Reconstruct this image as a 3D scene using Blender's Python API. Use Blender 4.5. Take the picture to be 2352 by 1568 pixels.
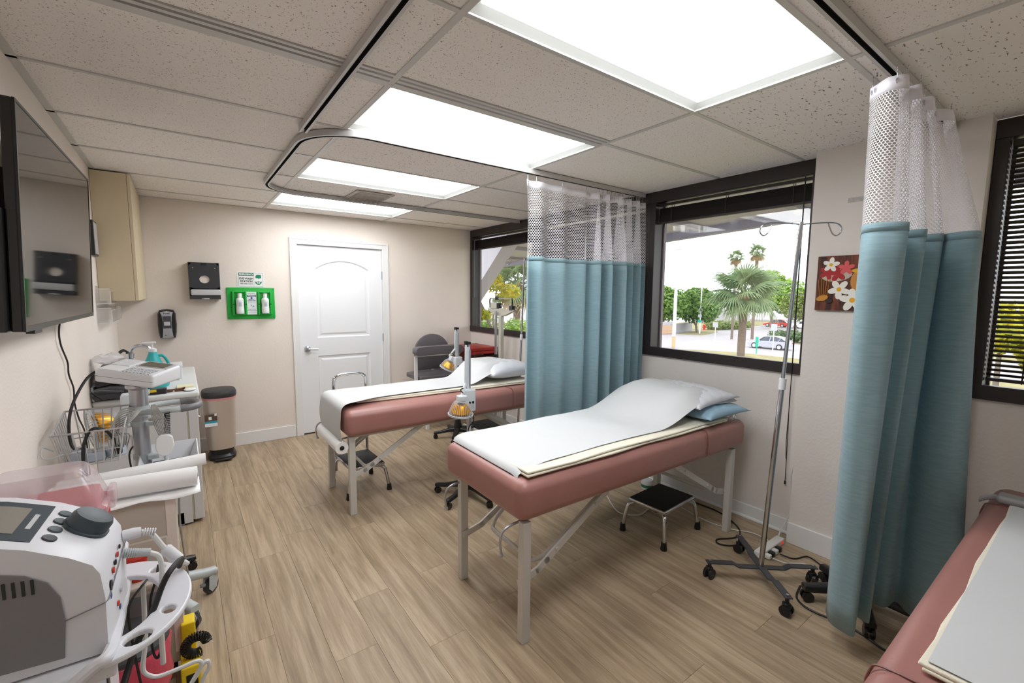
import bpy, bmesh, math, random
from math import sin, cos, pi, sqrt, radians as R
from mathutils import Vector as V, Matrix
for o in list(bpy.data.objects): bpy.data.objects.remove(o)
SC = bpy.context.scene
COL = SC.collection
random.seed(7)

# ------------------------------------------------------------------ camera
cd = bpy.data.cameras.new('camera'); cam = bpy.data.objects.new('camera', cd); COL.objects.link(cam)
cd.sensor_width = 36; cd.sensor_fit = 'HORIZONTAL'; cd.lens = 1033.09*36/2352; cd.clip_start = .02; cd.clip_end = 600
yaw, pit, rol = .6346, -.1037, .0086
fw = V((sin(yaw)*cos(pit), cos(yaw)*cos(pit), sin(pit)))
r0 = V((cos(yaw), -sin(yaw), 0)); u0 = r0.cross(fw)
cr = r0*cos(rol)+u0*sin(rol); cu = u0*cos(rol)-r0*sin(rol)
m = Matrix((cr, cu, -fw)).transposed().to_4x4(); m.translation = V((-1.9445, -1.8339, 1.5496))
cam.matrix_world = m
SC.camera = cam
# ------------------------------------------------------------------ sky, exposure
w = bpy.data.worlds.new('sky'); SC.world = w; w.use_nodes = True
bg = w.node_tree.nodes['Background']; bg.inputs[0].default_value = (.93, .97, 1, 1); bg.inputs[1].default_value = 3.6
PANEL = 9.6          # brightness of the ceiling light diffusers
SC.view_settings.view_transform = 'Standard'; SC.view_settings.look = 'None'
SC.view_settings.exposure = 0.12; SC.view_settings.gamma = 1; SC.view_settings.use_curve_mapping = False

# ------------------------------------------------------------------ materials
def lin(c):
    def f(v):
        v /= 255
        return v/12.92 if v <= .04045 else ((v+.055)/1.055)**2.4
    return (f(c[0]), f(c[1]), f(c[2]), 1)
MATS = {}
def nd(nt, t, **kw):
    n = nt.nodes.new(t)
    for k, v in kw.items():
        if k in n.inputs: n.inputs[k].default_value = v
        else: setattr(n, k, v)
    return n
def mat(name, col, rough=.5, metal=0, spec=.5, var=0, vs=6, bump=0, bs=60, coat=0, sheen=0, emit=0, trans=0, alpha=1, stretch=None):
    m = bpy.data.materials.new(name); m.use_nodes = True; nt = m.node_tree; b = nt.nodes['Principled BSDF']
    c = lin(col); b.inputs['Base Color'].default_value = c; b.inputs['Roughness'].default_value = rough
    b.inputs['Metallic'].default_value = metal; b.inputs['Specular IOR Level'].default_value = spec
    if coat: b.inputs['Coat Weight'].default_value = coat; b.inputs['Coat Roughness'].default_value = .15
    if sheen: b.inputs['Sheen Weight'].default_value = sheen
    if trans: b.inputs['Transmission Weight'].default_value = trans
    if alpha < 1: b.inputs['Alpha'].default_value = alpha
    if emit: b.inputs['Emission Color'].default_value = c; b.inputs['Emission Strength'].default_value = emit
    vec = None
    if var or bump:
        tc = nt.nodes.new('ShaderNodeTexCoord'); vec = tc.outputs['Object']
        if stretch:
            mp = nt.nodes.new('ShaderNodeMapping'); mp.inputs['Scale'].default_value = stretch
            nt.links.new(vec, mp.inputs[0]); vec = mp.outputs[0]
    if var:
        n = nd(nt, 'ShaderNodeTexNoise', Scale=vs, Detail=5.0); nt.links.new(vec, n.inputs['Vector'])
        r = nt.nodes.new('ShaderNodeMapRange'); r.inputs[1].default_value = .3; r.inputs[2].default_value = .7
        r.inputs[3].default_value = 1-var; r.inputs[4].default_value = 1+var*.6
        nt.links.new(n.outputs[0], r.inputs[0])
        x = nd(nt, 'ShaderNodeMix', data_type='RGBA', blend_type='MULTIPLY'); x.inputs[0].default_value = 1; x.inputs[6].default_value = c
        nt.links.new(r.outputs[0], x.inputs[7]); nt.links.new(x.outputs[2], b.inputs['Base Color'])
    if bump:
        n = nd(nt, 'ShaderNodeTexNoise', Scale=bs, Detail=4.0); nt.links.new(vec, n.inputs['Vector'])
        bp = nt.nodes.new('ShaderNodeBump'); bp.inputs['Strength'].default_value = bump; bp.inputs['Distance'].default_value = .01
        nt.links.new(n.outputs[0], bp.inputs['Height']); nt.links.new(bp.outputs[0], b.inputs['Normal'])
    MATS[name] = m; return m
def glassmat(name, tint=(1, 1, 1), refl=.06):
    m = bpy.data.materials.new(name); m.use_nodes = True; nt = m.node_tree; nt.nodes.remove(nt.nodes['Principled BSDF'])
    out = nt.nodes['Material Output']; t = nt.nodes.new('ShaderNodeBsdfTransparent'); t.inputs[0].default_value = (*tint, 1)
    g = nt.nodes.new('ShaderNodeBsdfGlossy'); g.inputs['Roughness'].default_value = .03
    mx = nt.nodes.new('ShaderNodeMixShader'); mx.inputs[0].default_value = refl
    nt.links.new(t.outputs[0], mx.inputs[1]); nt.links.new(g.outputs[0], mx.inputs[2]); nt.links.new(mx.outputs[0], out.inputs[0])
    MATS[name] = m; return m
def plasticfilm(name, col, a):
    """translucent plastic: part see-through, part milky, with a gloss"""
    m = bpy.data.materials.new(name); m.use_nodes = True; nt = m.node_tree; b = nt.nodes['Principled BSDF']
    b.inputs['Base Color'].default_value = lin(col); b.inputs['Roughness'].default_value = .15; b.inputs['Alpha'].default_value = a
    b.inputs['Specular IOR Level'].default_value = .8
    MATS[name] = m; return m

mat('wall_paint', (238, 228, 219), .75, var=.05, vs=1.5, bump=.12, bs=90)
mat('wall_paint_right', (234, 227, 221), .75, var=.05, vs=1.5, bump=.15, bs=60)
mat('white_trim', (238, 238, 238), .35)
mat('white_door', (240, 242, 245), .4)
mat('dark_frame', (46, 38, 38), .4, var=.15, vs=8)
mat('dark_slat', (44, 36, 35), .45)
mat('grid_metal', (205, 203, 200), .4)
mat('alu_track', (196, 194, 193), .4, metal=.15)
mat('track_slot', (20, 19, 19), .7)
mat('beige_cabinet', (216, 200, 168), .5, var=.05, vs=3)
mat('cabinet_white', (214, 214, 216), .4)
mat('black_plastic', (26, 26, 28), .35)
mat('black_rubber', (20, 20, 21), .6)
mat('dark_grey', (62, 62, 66), .45)
mat('mid_grey', (118, 119, 122), .4)
mat('light_grey', (196, 198, 201), .4)
mat('white_plastic', (232, 233, 237), .35)
mat('soft_white', (238, 238, 238), .6)
mat('chrome', (205, 207, 212), .16, metal=1)
mat('satin_metal', (188, 190, 196), .32, metal=.85)
mat('table_leg', (206, 203, 198), .38)
mat('gold', (226, 160, 30), .28, metal=.55)
mat('screw', (170, 165, 150), .35, metal=.8)
mat('cable_black', (24, 22, 23), .5)
mat('cable_white', (226, 226, 224), .5)
mat('cable_grey', (150, 147, 141), .5)
glassmat('pane', refl=.05)
glassmat('acrylic', refl=.22)

# ------------------------------------------------------------------ mesh building
class MB:
    def __init__(s): s.v = []; s.f = []; s.mi = []; s.cm = 0
    def add(s, vs, fs):
        b = len(s.v); s.v += [tuple(v) for v in vs]; s.f += [tuple(b+i for i in f) for f in fs]; s.mi += [s.cm]*len(fs); return s
    def box(s, x0, y0, z0, x1, y1, z1):
        x0, x1 = sorted((x0, x1)); y0, y1 = sorted((y0, y1)); z0, z1 = sorted((z0, z1))
        return s.add([(x0,y0,z0),(x1,y0,z0),(x1,y1,z0),(x0,y1,z0),(x0,y0,z1),(x1,y0,z1),(x1,y1,z1),(x0,y1,z1)],
                     [(0,3,2,1),(4,5,6,7),(0,1,5,4),(1,2,6,5),(2,3,7,6),(3,0,4,7)])
    def bar(s, p, q, w, h, up=(0,0,1)):
        p, q = V(p), V(q); d = (q-p).normalized(); u = V(up)
        if abs(d.dot(u)) > .98: u = V((1, 0, 0))
        a = d.cross(u).normalized()*w/2; b = a.cross(d).normalized()*h/2
        vs = [c+i*a+j*b for c in (p, q) for i, j in ((-1,-1),(1,-1),(1,1),(-1,1))]
        return s.add(vs, [(3,2,1,0),(4,5,6,7),(0,1,5,4),(1,2,6,5),(2,3,7,6),(3,0,4,7)])
    def rings(s, rs, caps=True, closed=False):
        n = len(rs[0]); vs = [p for r in rs for p in r]; fs = []; m = len(rs)
        for i in range(m if closed else m-1):
            for j in range(n):
                a, b = i*n+j, i*n+(j+1) % n; c = ((i+1) % m)*n
                fs.append((a, b, c+(j+1) % n, c+j))
        if caps and not closed: fs += [tuple(range(n-1, -1, -1)), tuple(range((m-1)*n, m*n))]
        return s.add(vs, fs)
    def tube(s, pts, r, n=8, closed=False, caps=True):
        pts = [V(p) for p in pts]; m = len(pts); rs = []; a = None
        rr = r if isinstance(r, (list, tuple)) else [r]*m
        for i, p in enumerate(pts):
            if closed: d = pts[(i+1) % m]-pts[i-1]
            else: d = pts[min(i+1, m-1)]-pts[max(i-1, 0)]
            d = d.normalized() if d.length > 1e-9 else V((0,0,1))
            if a is None: a = d.orthogonal().normalized()
            else:
                a = a-d*a.dot(d); a = a.normalized() if a.length > 1e-6 else d.orthogonal().normalized()
            b = d.cross(a)
            rs.append([p+(a*cos(2*pi*k/n)+b*sin(2*pi*k/n))*rr[i] for k in range(n)])
        return s.rings(rs, caps, closed)
    def cyl(s, p, q, r, r2=None, n=14): return s.tube([p, q], [r, r if r2 is None else r2], n)
    def lathe(s, prof, c=(0,0,0), n=20, axis='z', caps=True):
        rs = []
        for rad, h in prof:
            ring = []
            for k in range(n):
                t = 2*pi*k/n; x, y = rad*cos(t), rad*sin(t)
                p = {'z': (x, y, h), 'x': (h, x, y), 'y': (y, h, x)}[axis]
                ring.append(V(c)+V(p))
            rs.append(ring)
        return s.rings(rs, caps)
    def prism(s, poly, lo, hi, axis='z'):
        n = len(poly)
        def P(a, b, h): return {'z': (a, b, h), 'y': (a, h, b), 'x': (h, a, b)}[axis]
        ar = sum(poly[i][0]*poly[(i+1) % n][1]-poly[(i+1) % n][0]*poly[i][1] for i in range(n))
        if (ar < 0) != (axis == 'y'): poly = poly[::-1]
        vs = [P(a, b, lo) for a, b in poly]+[P(a, b, hi) for a, b in poly]
        return s.add(vs, [tuple(range(n-1, -1, -1)), tuple(range(n, 2*n))]+[(i, (i+1) % n, n+(i+1) % n, n+i) for i in range(n)])
    def sphere(s, c, r, n=12, sc=(1,1,1)):
        m = n//2; pr = [(max(1e-4, sin(pi*i/m)), -cos(pi*i/m)) for i in range(m+1)]
        return s.rings([[V(c)+V((a*cos(2*pi*k/n)*r*sc[0], a*sin(2*pi*k/n)*r*sc[1], h*r*sc[2])) for k in range(n)] for a, h in pr], True)
    def grid(s, P):
        m, n = len(P), len(P[0]); vs = [p for r_ in P for p in r_]
        return s.add(vs, [(i*n+j, i*n+j+1, (i+1)*n+j+1, (i+1)*n+j) for i in range(m-1) for j in range(n-1)])
    def rbox(s, x0, y0, z0, x1, y1, z1, r=.01, seg=3, warp=None):
        c = ((x0+x1)/2, (y0+y1)/2, (z0+z1)/2); h = (abs(x1-x0)/2, abs(y1-y0)/2, abs(z1-z0)/2)
        r = min(r, min(h)*.999)
        def ax(hh, fine=1):
            a = [-hh+r*k/seg for k in range(seg+1)]
            mid = [-(hh-r)+2*(hh-r)*k/fine for k in range(1, fine)]
            return a+mid+[-t for t in reversed(a)]
        F = (6, 6, 2) if warp else (1, 1, 1)
        idx = {}; vs = []; fs = []
        def vert(p):
            q = [max(-(h[i]-r), min(h[i]-r, p[i])) for i in range(3)]
            d = V(p)-V(q)
            p2 = V(q)+(d.normalized()*r if d.length > 1e-9 else d)
            k = tuple(round(t, 6) for t in p2)
            if k not in idx: idx[k] = len(vs); vs.append(V(c)+p2)
            return idx[k]
        for a in range(3):
            b, e = (a+1) % 3, (a+2) % 3
            B, E = ax(h[b], F[b]), ax(h[e], F[e])
            for sgn in (-1, 1):
                for i in range(len(B)-1):
                    for j in range(len(E)-1):
                        q = []
                        for (ii, jj) in ((i,j),(i+1,j),(i+1,j+1),(i,j+1)):
                            p = [0,0,0]; p[a] = sgn*h[a]; p[b] = B[ii]; p[e] = E[jj]; q.append(vert(p))
                        if sgn < 0: q = q[::-1]
                        q2 = []
                        for t in q:
                            if t not in q2: q2.append(t)
                        if len(q2) > 2: fs.append(tuple(q2))
        if warp: vs = [V(warp(v)) for v in vs]
        return s.add(vs, fs)
    def xf(s, M, start=0):
        s.v[start:] = [tuple(M @ V(p)) for p in s.v[start:]]; return s
    def build(s, name, mats, parent=None, smooth=35, bevel=0, seg=2, loc=None):
        me = bpy.data.meshes.new(name); me.from_pydata(s.v, [], s.f)
        for mm in (mats if isinstance(mats, (list, tuple)) else [mats]): me.materials.append(MATS[mm] if isinstance(mm, str) else mm)
        if any(s.mi): me.polygons.foreach_set('material_index', s.mi)
        me.update()
        if smooth:
            me.shade_smooth(); me.set_sharp_from_angle(angle=R(smooth))
        o = bpy.data.objects.new(name, me); COL.objects.link(o)
        if parent is not None: o.parent = parent
        if loc: o.location = loc
        if bevel:
            b = o.modifiers.new('bevel', 'BEVEL'); b.width = bevel; b.segments = seg; b.limit_method = 'ANGLE'; b.angle_limit = R(40)
        return o
def tag(o, label, cat=None, group=None, kind=None):
    if label: o['label'] = label
    if cat: o['category'] = cat
    if group: o['group'] = group
    if kind: o['kind'] = kind
    return o
def thing(name, loc, label, cat=None, rz=0, group=None, kind=None):
    o = bpy.data.objects.new(name, None); COL.objects.link(o); o.location = loc; o.rotation_euler = (0, 0, rz)
    o.empty_display_size = .1
    return tag(o, label, cat, group, kind)
def dup(root, loc, rz=None, label=None):
    def cp(o, par):
        c = o.copy(); COL.objects.link(c); c.parent = par
        for ch in [k for k in bpy.data.objects if k.parent == o]: cp(ch, c)
        return c
    c = cp(root, None); c.location = loc
    if rz is not None: c.rotation_euler = (0, 0, rz)
    if label: c['label'] = label
    return c
def bez(pts, n=8):
    """Catmull-Rom through points"""
    P = [V(p) for p in pts]; P = [2*P[0]-P[1]]+P+[2*P[-1]-P[-2]]; o = []
    for i in range(1, len(P)-2):
        for k in range(n):
            t = k/n; a, b, c, d = P[i-1:i+3]
            o.append(.5*((2*b)+(c-a)*t+(2*a-5*b+4*c-d)*t*t+(3*b-a-3*c+d)*t**3))
    return o+[P[-2]]
def arc(c, r, a0, a1, n, plane='xy', k=0):
    o = []
    for i in range(n+1):
        t = R(a0+(a1-a0)*i/n); x, y = r*cos(t), r*sin(t)
        o.append({'xy': (c[0]+x, c[1]+y, k), 'xz': (c[0]+x, k, c[1]+y), 'yz': (k, c[0]+x, c[1]+y)}[plane])
    return o
def text(name, body, size, mt, parent, loc, rot, ext=.0004, align='CENTER', bold=0, sx=1):
    cu_ = bpy.data.curves.new(name, 'FONT'); cu_.body = body; cu_.size = size; cu_.extrude = ext; cu_.offset = bold
    cu_.align_x = align; cu_.align_y = 'CENTER'; cu_.resolution_u = 2
    t = bpy.data.objects.new(name, cu_)
    me = bpy.data.meshes.new_from_object(t); bpy.data.objects.remove(t)
    o = bpy.data.objects.new(name, me); COL.objects.link(o); me.materials.clear(); me.materials.append(MATS[mt])
    o.parent = parent; o.location = loc; o.rotation_euler = rot; o.scale = (sx, 1, 1)
    return o

H = 2.386; XL = -2.40; XR = 1.206; YB = 3.384; YF = -3.25; T = .6096

# ================================================================== SETTING
def wood_mat():
    m = bpy.data.materials.new('oak_plank'); m.use_nodes = True; nt = m.node_tree; b = nt.nodes['Principled BSDF']; L = nt.links.new
    tc = nt.nodes.new('ShaderNodeTexCoord'); oi = nt.nodes.new('ShaderNodeObjectInfo')
    sc = nd(nt, 'ShaderNodeVectorMath', operation='SCALE'); cb = nt.nodes.new('ShaderNodeCombineXYZ')
    for i in range(3): L(oi.outputs['Random'], cb.inputs[i])
    L(cb.outputs[0], sc.inputs[0]); sc.inputs['Scale'].default_value = 37
    ad = nd(nt, 'ShaderNodeVectorMath', operation='ADD'); L(tc.outputs['Object'], ad.inputs[0]); L(sc.outputs[0], ad.inputs[1])
    def noise(scale, vec, det=5, rough=.6, dist=0):
        mp = nt.nodes.new('ShaderNodeMapping'); mp.inputs['Scale'].default_value = vec; L(ad.outputs[0], mp.inputs[0])
        n = nd(nt, 'ShaderNodeTexNoise', Scale=scale, Detail=float(det), Roughness=rough, Distortion=dist); L(mp.outputs[0], n.inputs['Vector']); return n.outputs[0]
    n1 = noise(5, (5.5, .32, 1), 5, .6, .35); n2 = noise(42, (6, .16, 1), 6, .7); n3 = noise(3.6, (3.2, .7, 1), 4, .55, .5)
    r1 = nt.nodes.new('ShaderNodeValToRGB'); L(n1, r1.inputs[0])
    e = r1.color_ramp.elements; e[0].position = .3; e[0].color = lin((147, 127, 103)); e[1].position = .66; e[1].color = lin((190, 170, 144))
    k = r1.color_ramp.elements.new(.5); k.color = lin((174, 153, 126))
    r2 = nt.nodes.new('ShaderNodeMapRange'); r2.inputs[1].default_value = .32; r2.inputs[2].default_value = .62; r2.inputs[3].default_value = .80; r2.inputs[4].default_value = 1.04; L(n2, r2.inputs[0])
    r3 = nt.nodes.new('ShaderNodeMapRange'); r3.inputs[1].default_value = .25; r3.inputs[2].default_value = .42; r3.inputs[3].default_value = .80; r3.inputs[4].default_value = 1.0; L(n3, r3.inputs[0])
    rr = nt.nodes.new('ShaderNodeMapRange'); rr.inputs[3].default_value = .93; rr.inputs[4].default_value = 1.06; L(oi.outputs['Random'], rr.inputs[0])
    mm1 = nd(nt, 'ShaderNodeMath', operation='MULTIPLY'); L(r2.outputs[0], mm1.inputs[0]); L(r3.outputs[0], mm1.inputs[1])
    mm2 = nd(nt, 'ShaderNodeMath', operation='MULTIPLY'); L(mm1.outputs[0], mm2.inputs[0]); L(rr.outputs[0], mm2.inputs[1])
    x = nd(nt, 'ShaderNodeMix', data_type='RGBA', blend_type='MULTIPLY'); x.inputs[0].default_value = 1; L(r1.outputs[0], x.inputs[6]); L(mm2.outputs[0], x.inputs[7])
    L(x.outputs[2], b.inputs['Base Color']); b.inputs['Roughness'].default_value = .42; b.inputs['Specular IOR Level'].default_value = .35
    bp = nt.nodes.new('ShaderNodeBump'); bp.inputs['Strength'].default_value = .12; bp.inputs['Distance'].default_value = .003; L(n2, bp.inputs['Height']); L(bp.outputs[0], b.inputs['Normal'])
    MATS['oak'] = m
def tile_mat(name, vec, thr, scale, wid=.05):
    m = bpy.data.materials.new(name); m.use_nodes = True; nt = m.node_tree; b = nt.nodes['Principled BSDF']; L = nt.links.new
    tc = nt.nodes.new('ShaderNodeTexCoord'); oi = nt.nodes.new('ShaderNodeObjectInfo')
    sc = nd(nt, 'ShaderNodeVectorMath', operation='SCALE'); cb = nt.nodes.new('ShaderNodeCombineXYZ')
    for i in range(3): L(oi.outputs['Random'], cb.inputs[i])
    L(cb.outputs[0], sc.inputs[0]); sc.inputs['Scale'].default_value = 23
    ad = nd(nt, 'ShaderNodeVectorMath', operation='ADD'); L(tc.outputs['Object'], ad.inputs[0]); L(sc.outputs[0], ad.inputs[1])
    mp = nt.nodes.new('ShaderNodeMapping'); mp.inputs['Scale'].default_value = vec; L(ad.outputs[0], mp.inputs[0])
    n = nd(nt, 'ShaderNodeTexNoise', Scale=scale, Detail=2.0, Roughness=.5, Distortion=.5); L(mp.outputs[0], n.inputs['Vector'])
    r = nt.nodes.new('ShaderNodeMapRange'); r.inputs[1].default_value = thr; r.inputs[2].default_value = thr+wid; L(n.outputs[0], r.inputs[0])
    x = nd(nt, 'ShaderNodeMix', data_type='RGBA'); L(r.outputs[0], x.inputs[0]); x.inputs[6].default_value = lin((246, 240, 236)); x.inputs[7].default_value = lin((150, 130, 114))
    L(x.outputs[2], b.inputs['Base Color']); b.inputs['Roughness'].default_value = .85
    bp = nt.nodes.new('ShaderNodeBump'); bp.inputs['Strength'].default_value = .5; bp.inputs['Distance'].default_value = .003; bp.invert = True
    L(r.outputs[0], bp.inputs['Height']); L(bp.outputs[0], b.inputs['Normal'])
    MATS[name] = m
wood_mat()
tile_mat('tile_speckle', (1, 1, 1), .64, 160)
tile_mat('tile_fissure', (.5, 1.25, 1), .64, 85)
tile_mat('tile_worm', (.8, 1.1, 1), .635, 88)
mat('joint', (92, 74, 55), .8)

# floor: sub-floor with every plank a piece of its own
fl = MB().box(XL-.1, YF-.1, -.08, XR+.15, YB+.15, -.0105).build('floor', 'joint', smooth=0)
tag(fl, 'light oak plank floor running towards the back wall', kind='structure')
PW = (XR-XL)/20
meshes = {}
for c in range(20):
    y = YF - random.random()*1.1
    while y < YB:
        y1 = min(y+1.22, YB); y0 = max(y, YF)
        if y1-y0 > .03:
            key = round(y1-y0, 4)
            if key not in meshes:
                h = (y1-y0)/2
                o = MB().box(-PW/2+.0006, -h+.0006, -.01, PW/2-.0006, h-.0006, 0).build('plank', 'oak', fl, smooth=0); meshes[key] = o.data
            else:
                o = bpy.data.objects.new('plank', meshes[key]); COL.objects.link(o); o.parent = fl
            o.location = (XL+PW*(c+.5), (y0+y1)/2, 0)
        y += 1.22

# ceiling grid and tiles
ROWS = [YF, -3.0, -2.40, -1.79, -1.18, -.585, -.04, T, 2*T, 3*T, 4*T, 5*T, YB]
COLS = [XL, -2*T, 0, XR]
ce = MB().box(XL-.1, YF-.1, H+.12, XR+.2, YB+.1, H+.2).build('ceiling', 'white_trim', smooth=0)
tag(ce, 'suspended ceiling of speckled mineral tiles in a metal grid', kind='structure')
LIGHTROWS = {4, 6, 8, 10}
tm = {}
for i in range(len(ROWS)-1):
    for j in range(3):
        if j == 1 and i in LIGHTROWS: continue
        y0, y1, x0, x1 = ROWS[i], ROWS[i+1], COLS[j], COLS[j+1]
        if i == 6: y0 = .016
        if i == 5: y1 = -.095 if j < 2 else -.04
        if i == 6 and j == 2: y0 = -.04
        mt = 'tile_speckle'
        if j == 2 and i <= 4: mt = 'tile_fissure'
        if j == 1 and i in (7, 9): mt = 'tile_worm'
        key = (round(x1-x0, 3), round(y1-y0, 3), mt)
        if key not in tm:
            a, b_ = (x1-x0)/2-.002, (y1-y0)/2-.002
            o = MB().box(-a, -b_, 0, a, b_, .015).build('ceiling_tile', mt, ce, smooth=0); tm[key] = o.data
        else:
            o = bpy.data.objects.new('ceiling_tile', tm[key]); COL.objects.link(o); o.parent = ce
        o.location = ((x0+x1)/2, (y0+y1)/2, H+.001+random.random()*.0015)
def gbar(x0, y0, x1, y1):
    MB().box(x0, y0, H-.003, x1, y1, H+.0035).build('grid_bar', 'grid_metal', ce, smooth=0)
for x in COLS[1:3]: gbar(x-.012, YF, x+.012, YB)
for k, y in enumerate(ROWS[1:-1]):
    for j in range(3):
        if k == 5:
            if j == 2: gbar(.0125, y-.012, XR, y+.012)
            continue
        x0, x1 = COLS[j]+.0125*(j > 0), COLS[j+1]-.0125*(j < 2)
        gbar(x0, y-.010, x1, y+.010)
gbar(XL, YF, XL+.03, YB-.02); gbar(XL, YB-.02, XR, YB); gbar(XR-.02, -.69, XR, YB-.02)
# slot diffuser: aluminium strip with two dark slots, in the left and middle bays
for x0, x1 in ((XL+.03, -2*T-.0125), (-2*T+.0125, -.0125)):
    o = MB().box(x0, -.093, H-.004, x1, -.078, H+.004).box(x0, -.062, H-.004, x1, -.044, H+.004).box(x0, -.028, H-.004, x1, .014, H+.004).build('slot_diffuser', 'grid_metal', ce, smooth=0)
    MB().box(x0, -.093, H+.03, x1, .014, H+.04).build('slot_back', 'track_slot', ce, smooth=0)
# ceiling lights
def lens_mat():
    m = bpy.data.materials.new('light_lens'); m.use_nodes = True; nt = m.node_tree; b = nt.nodes['Principled BSDF']; L = nt.links.new
    tc = nt.nodes.new('ShaderNodeTexCoord'); vo = nd(nt, 'ShaderNodeTexVoronoi', Scale=95.0); vo.inputs['Randomness'].default_value = 0
    L(tc.outputs['Object'], vo.inputs['Vector'])
    r = nt.nodes.new('ShaderNodeMapRange'); r.inputs[1].default_value = 0; r.inputs[2].default_value = .7; r.inputs[3].default_value = PANEL*1.05; r.inputs[4].default_value = PANEL*.9
    L(vo.outputs['Distance'], r.inputs[0]); L(r.outputs[0], b.inputs['Emission Strength'])
    b.inputs['Emission Color'].default_value = (.97, .985, 1, 1); b.inputs['Base Color'].default_value = (.8, .8, .8, 1)
    MATS['light_lens'] = m
lens_mat()
mat('lens_frame', (226, 230, 228), .35)
LL = ['large ceiling light panel nearest the camera, cut by the top edge', 'ceiling light panel just past the slot diffuser', 'ceiling light panel between curtain tracks, nearer than the air vent', 'farthest ceiling light panel, closest to the door wall']
for n, i in enumerate(sorted(LIGHTROWS)):
    y0, y1 = ROWS[i], ROWS[i+1]
    if i == 6: y0 = .016
    x0, x1 = -2*T+.012, -.012
    y0 += .011; y1 -= .011
    cx_, cy_ = (x0+x1)/2, (y0+y1)/2
    t = thing('ceiling_light', (cx_, cy_, H), LL[n], 'ceiling light', group='recessed ceiling lights')
    a, b_ = (x1-x0)/2, (y1-y0)/2; s_ = .028; zz = .022
    mb = MB()
    O = [(-a,-b_),(a,-b_),(a,b_),(-a,b_)]; I = [(-a+s_,-b_+s_),(a-s_,-b_+s_),(a-s_,b_-s_),(-a+s_,b_-s_)]
    vs = [(x, y, .004) for x, y in O]+[(x, y, zz) for x, y in I]+[(x, y, zz+.03) for x, y in O]
    mb.add(vs, [(k, 4+k, 4+(k+1) % 4, (k+1) % 4) for k in range(4)]+[(k, (k+1) % 4, 8+(k+1) % 4, 8+k) for k in range(4)])
    mb.build('light_frame', 'lens_frame', t, smooth=0)
    MB().box(-a+s_-.006, -b_+s_-.006, zz+.001, a-s_+.006, b_-s_+.006, zz+.006).build('diffuser', 'light_lens', t, smooth=0)

# walls
tag(MB().box(XL-.12, YF-.12, 0, XL, YB+.12, H+.1).build('wall_left', 'wall_paint', smooth=0), 'plain off-white wall on the left side', kind='structure')
tag(MB().box(XL, YF-.12, 0, XR+.13, YF, H+.1).build('wall_front', 'wall_paint', smooth=0), 'off-white wall behind the camera', kind='structure')
DX0, DX1, DZ = -.928, -.012, 2.056
wb = MB().box(XL, YB, 0, DX0-.02, YB+.12, H+.1).box(DX1+.02, YB, 0, XR+.14, YB+.12, H+.1).box(DX0-.02, YB, DZ+.02, DX1+.02, YB+.12, H+.1).box(DX0-.02, YB+.07, 0, DX1+.02, YB+.12, DZ+.02)
tag(wb.build('wall_back', 'wall_paint', smooth=0), 'cream back wall with the white door', kind='structure')
wr = MB().box(XR, -.69, 0, XR+.13, YB, 1.06).box(XR, YF, 0, XR+.13, -1.40, 1.06)
tag(wr.build('wall_right', 'wall_paint_right', smooth=0), 'off-white window wall below the dark sills', kind='structure')
pl = MB().box(1.09, -1.40, 0, XR+.13, -.69, H+.1)
tag(pl.build('wall_right_pillar', 'wall_paint_right', smooth=0), 'off-white pillar between the windows, carrying the flower canvas', kind='structure')
# wall marks
mat('tape_mark', (196, 186, 182), .7)
def flatbits(name, bits, label):
    t = thing(name, bits[0][:3], label, 'tape')
    for b in bits:
        x, y, z, sx, sy, sz = b
        o = V(bits[0][:3])
        MB().box(x-sx/2-o.x, y-sy/2-o.y, z-sz/2-o.z, x+sx/2-o.x, y+sy/2-o.y, z+sz/2-o.z).build('tape_strip', 'tape_mark', t, smooth=0)
mat('old_tape', (236, 228, 222), .5)
MATS['tape_mark'] = MATS['old_tape']
flatbits('wall_tape', [(.335, YB-.001, 1.985, .035, .002, .012), (.645, YB-.001, 1.99, .03, .002, .012), (.345, YB-.001, 1.655, .06, .002, .012), (.68, YB-.001, 1.655, .06, .002, .012)], 'leftover tape bits on the back wall right of the door')
mat('grey_tape', (196, 192, 190), .6, var=.2, vs=60)
tag(MB().box(1.0875, -.94, 2.075, 1.0895, -.865, 2.10).build('wall_tape', 'grey_tape', smooth=0), 'short grey tape strip on the pillar above the canvas', 'tape')

# baseboards
def board(name, x0, y0, x1, y1, h, lab):
    tag(MB().box(x0, y0, 0, x1, y1, h).build(name, 'white_trim', smooth=0, bevel=.004), lab, kind='structure')
board('baseboard_back', XL, YB-.014, DX0-.075, YB-.0005, .13, 'white baseboard on the back wall left of the door')
board('baseboard_back', DX1+.075, YB-.014, XR-.016, YB-.0005, .13, 'white baseboard on the back wall right of the door')
board('baseboard_right', XR-.014, -.69, XR-.0005, YB-.02, .095, 'white baseboard below the window wall')
tag(MB().tube([(XR-.015, -.69, .004), (XR-.015, YB-.02, .004)], .013, 10).build('trim_1', 'white_trim'), 'white quarter-round along the window wall baseboard', kind='structure')
board('baseboard_pillar', 1.076, -1.40, 1.0895, -.685, .135, 'white baseboard on the pillar')
board('baseboard_front', XR-.014, YF, XR-.0005, -1.41, .1, 'white baseboard below the blind window')

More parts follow.
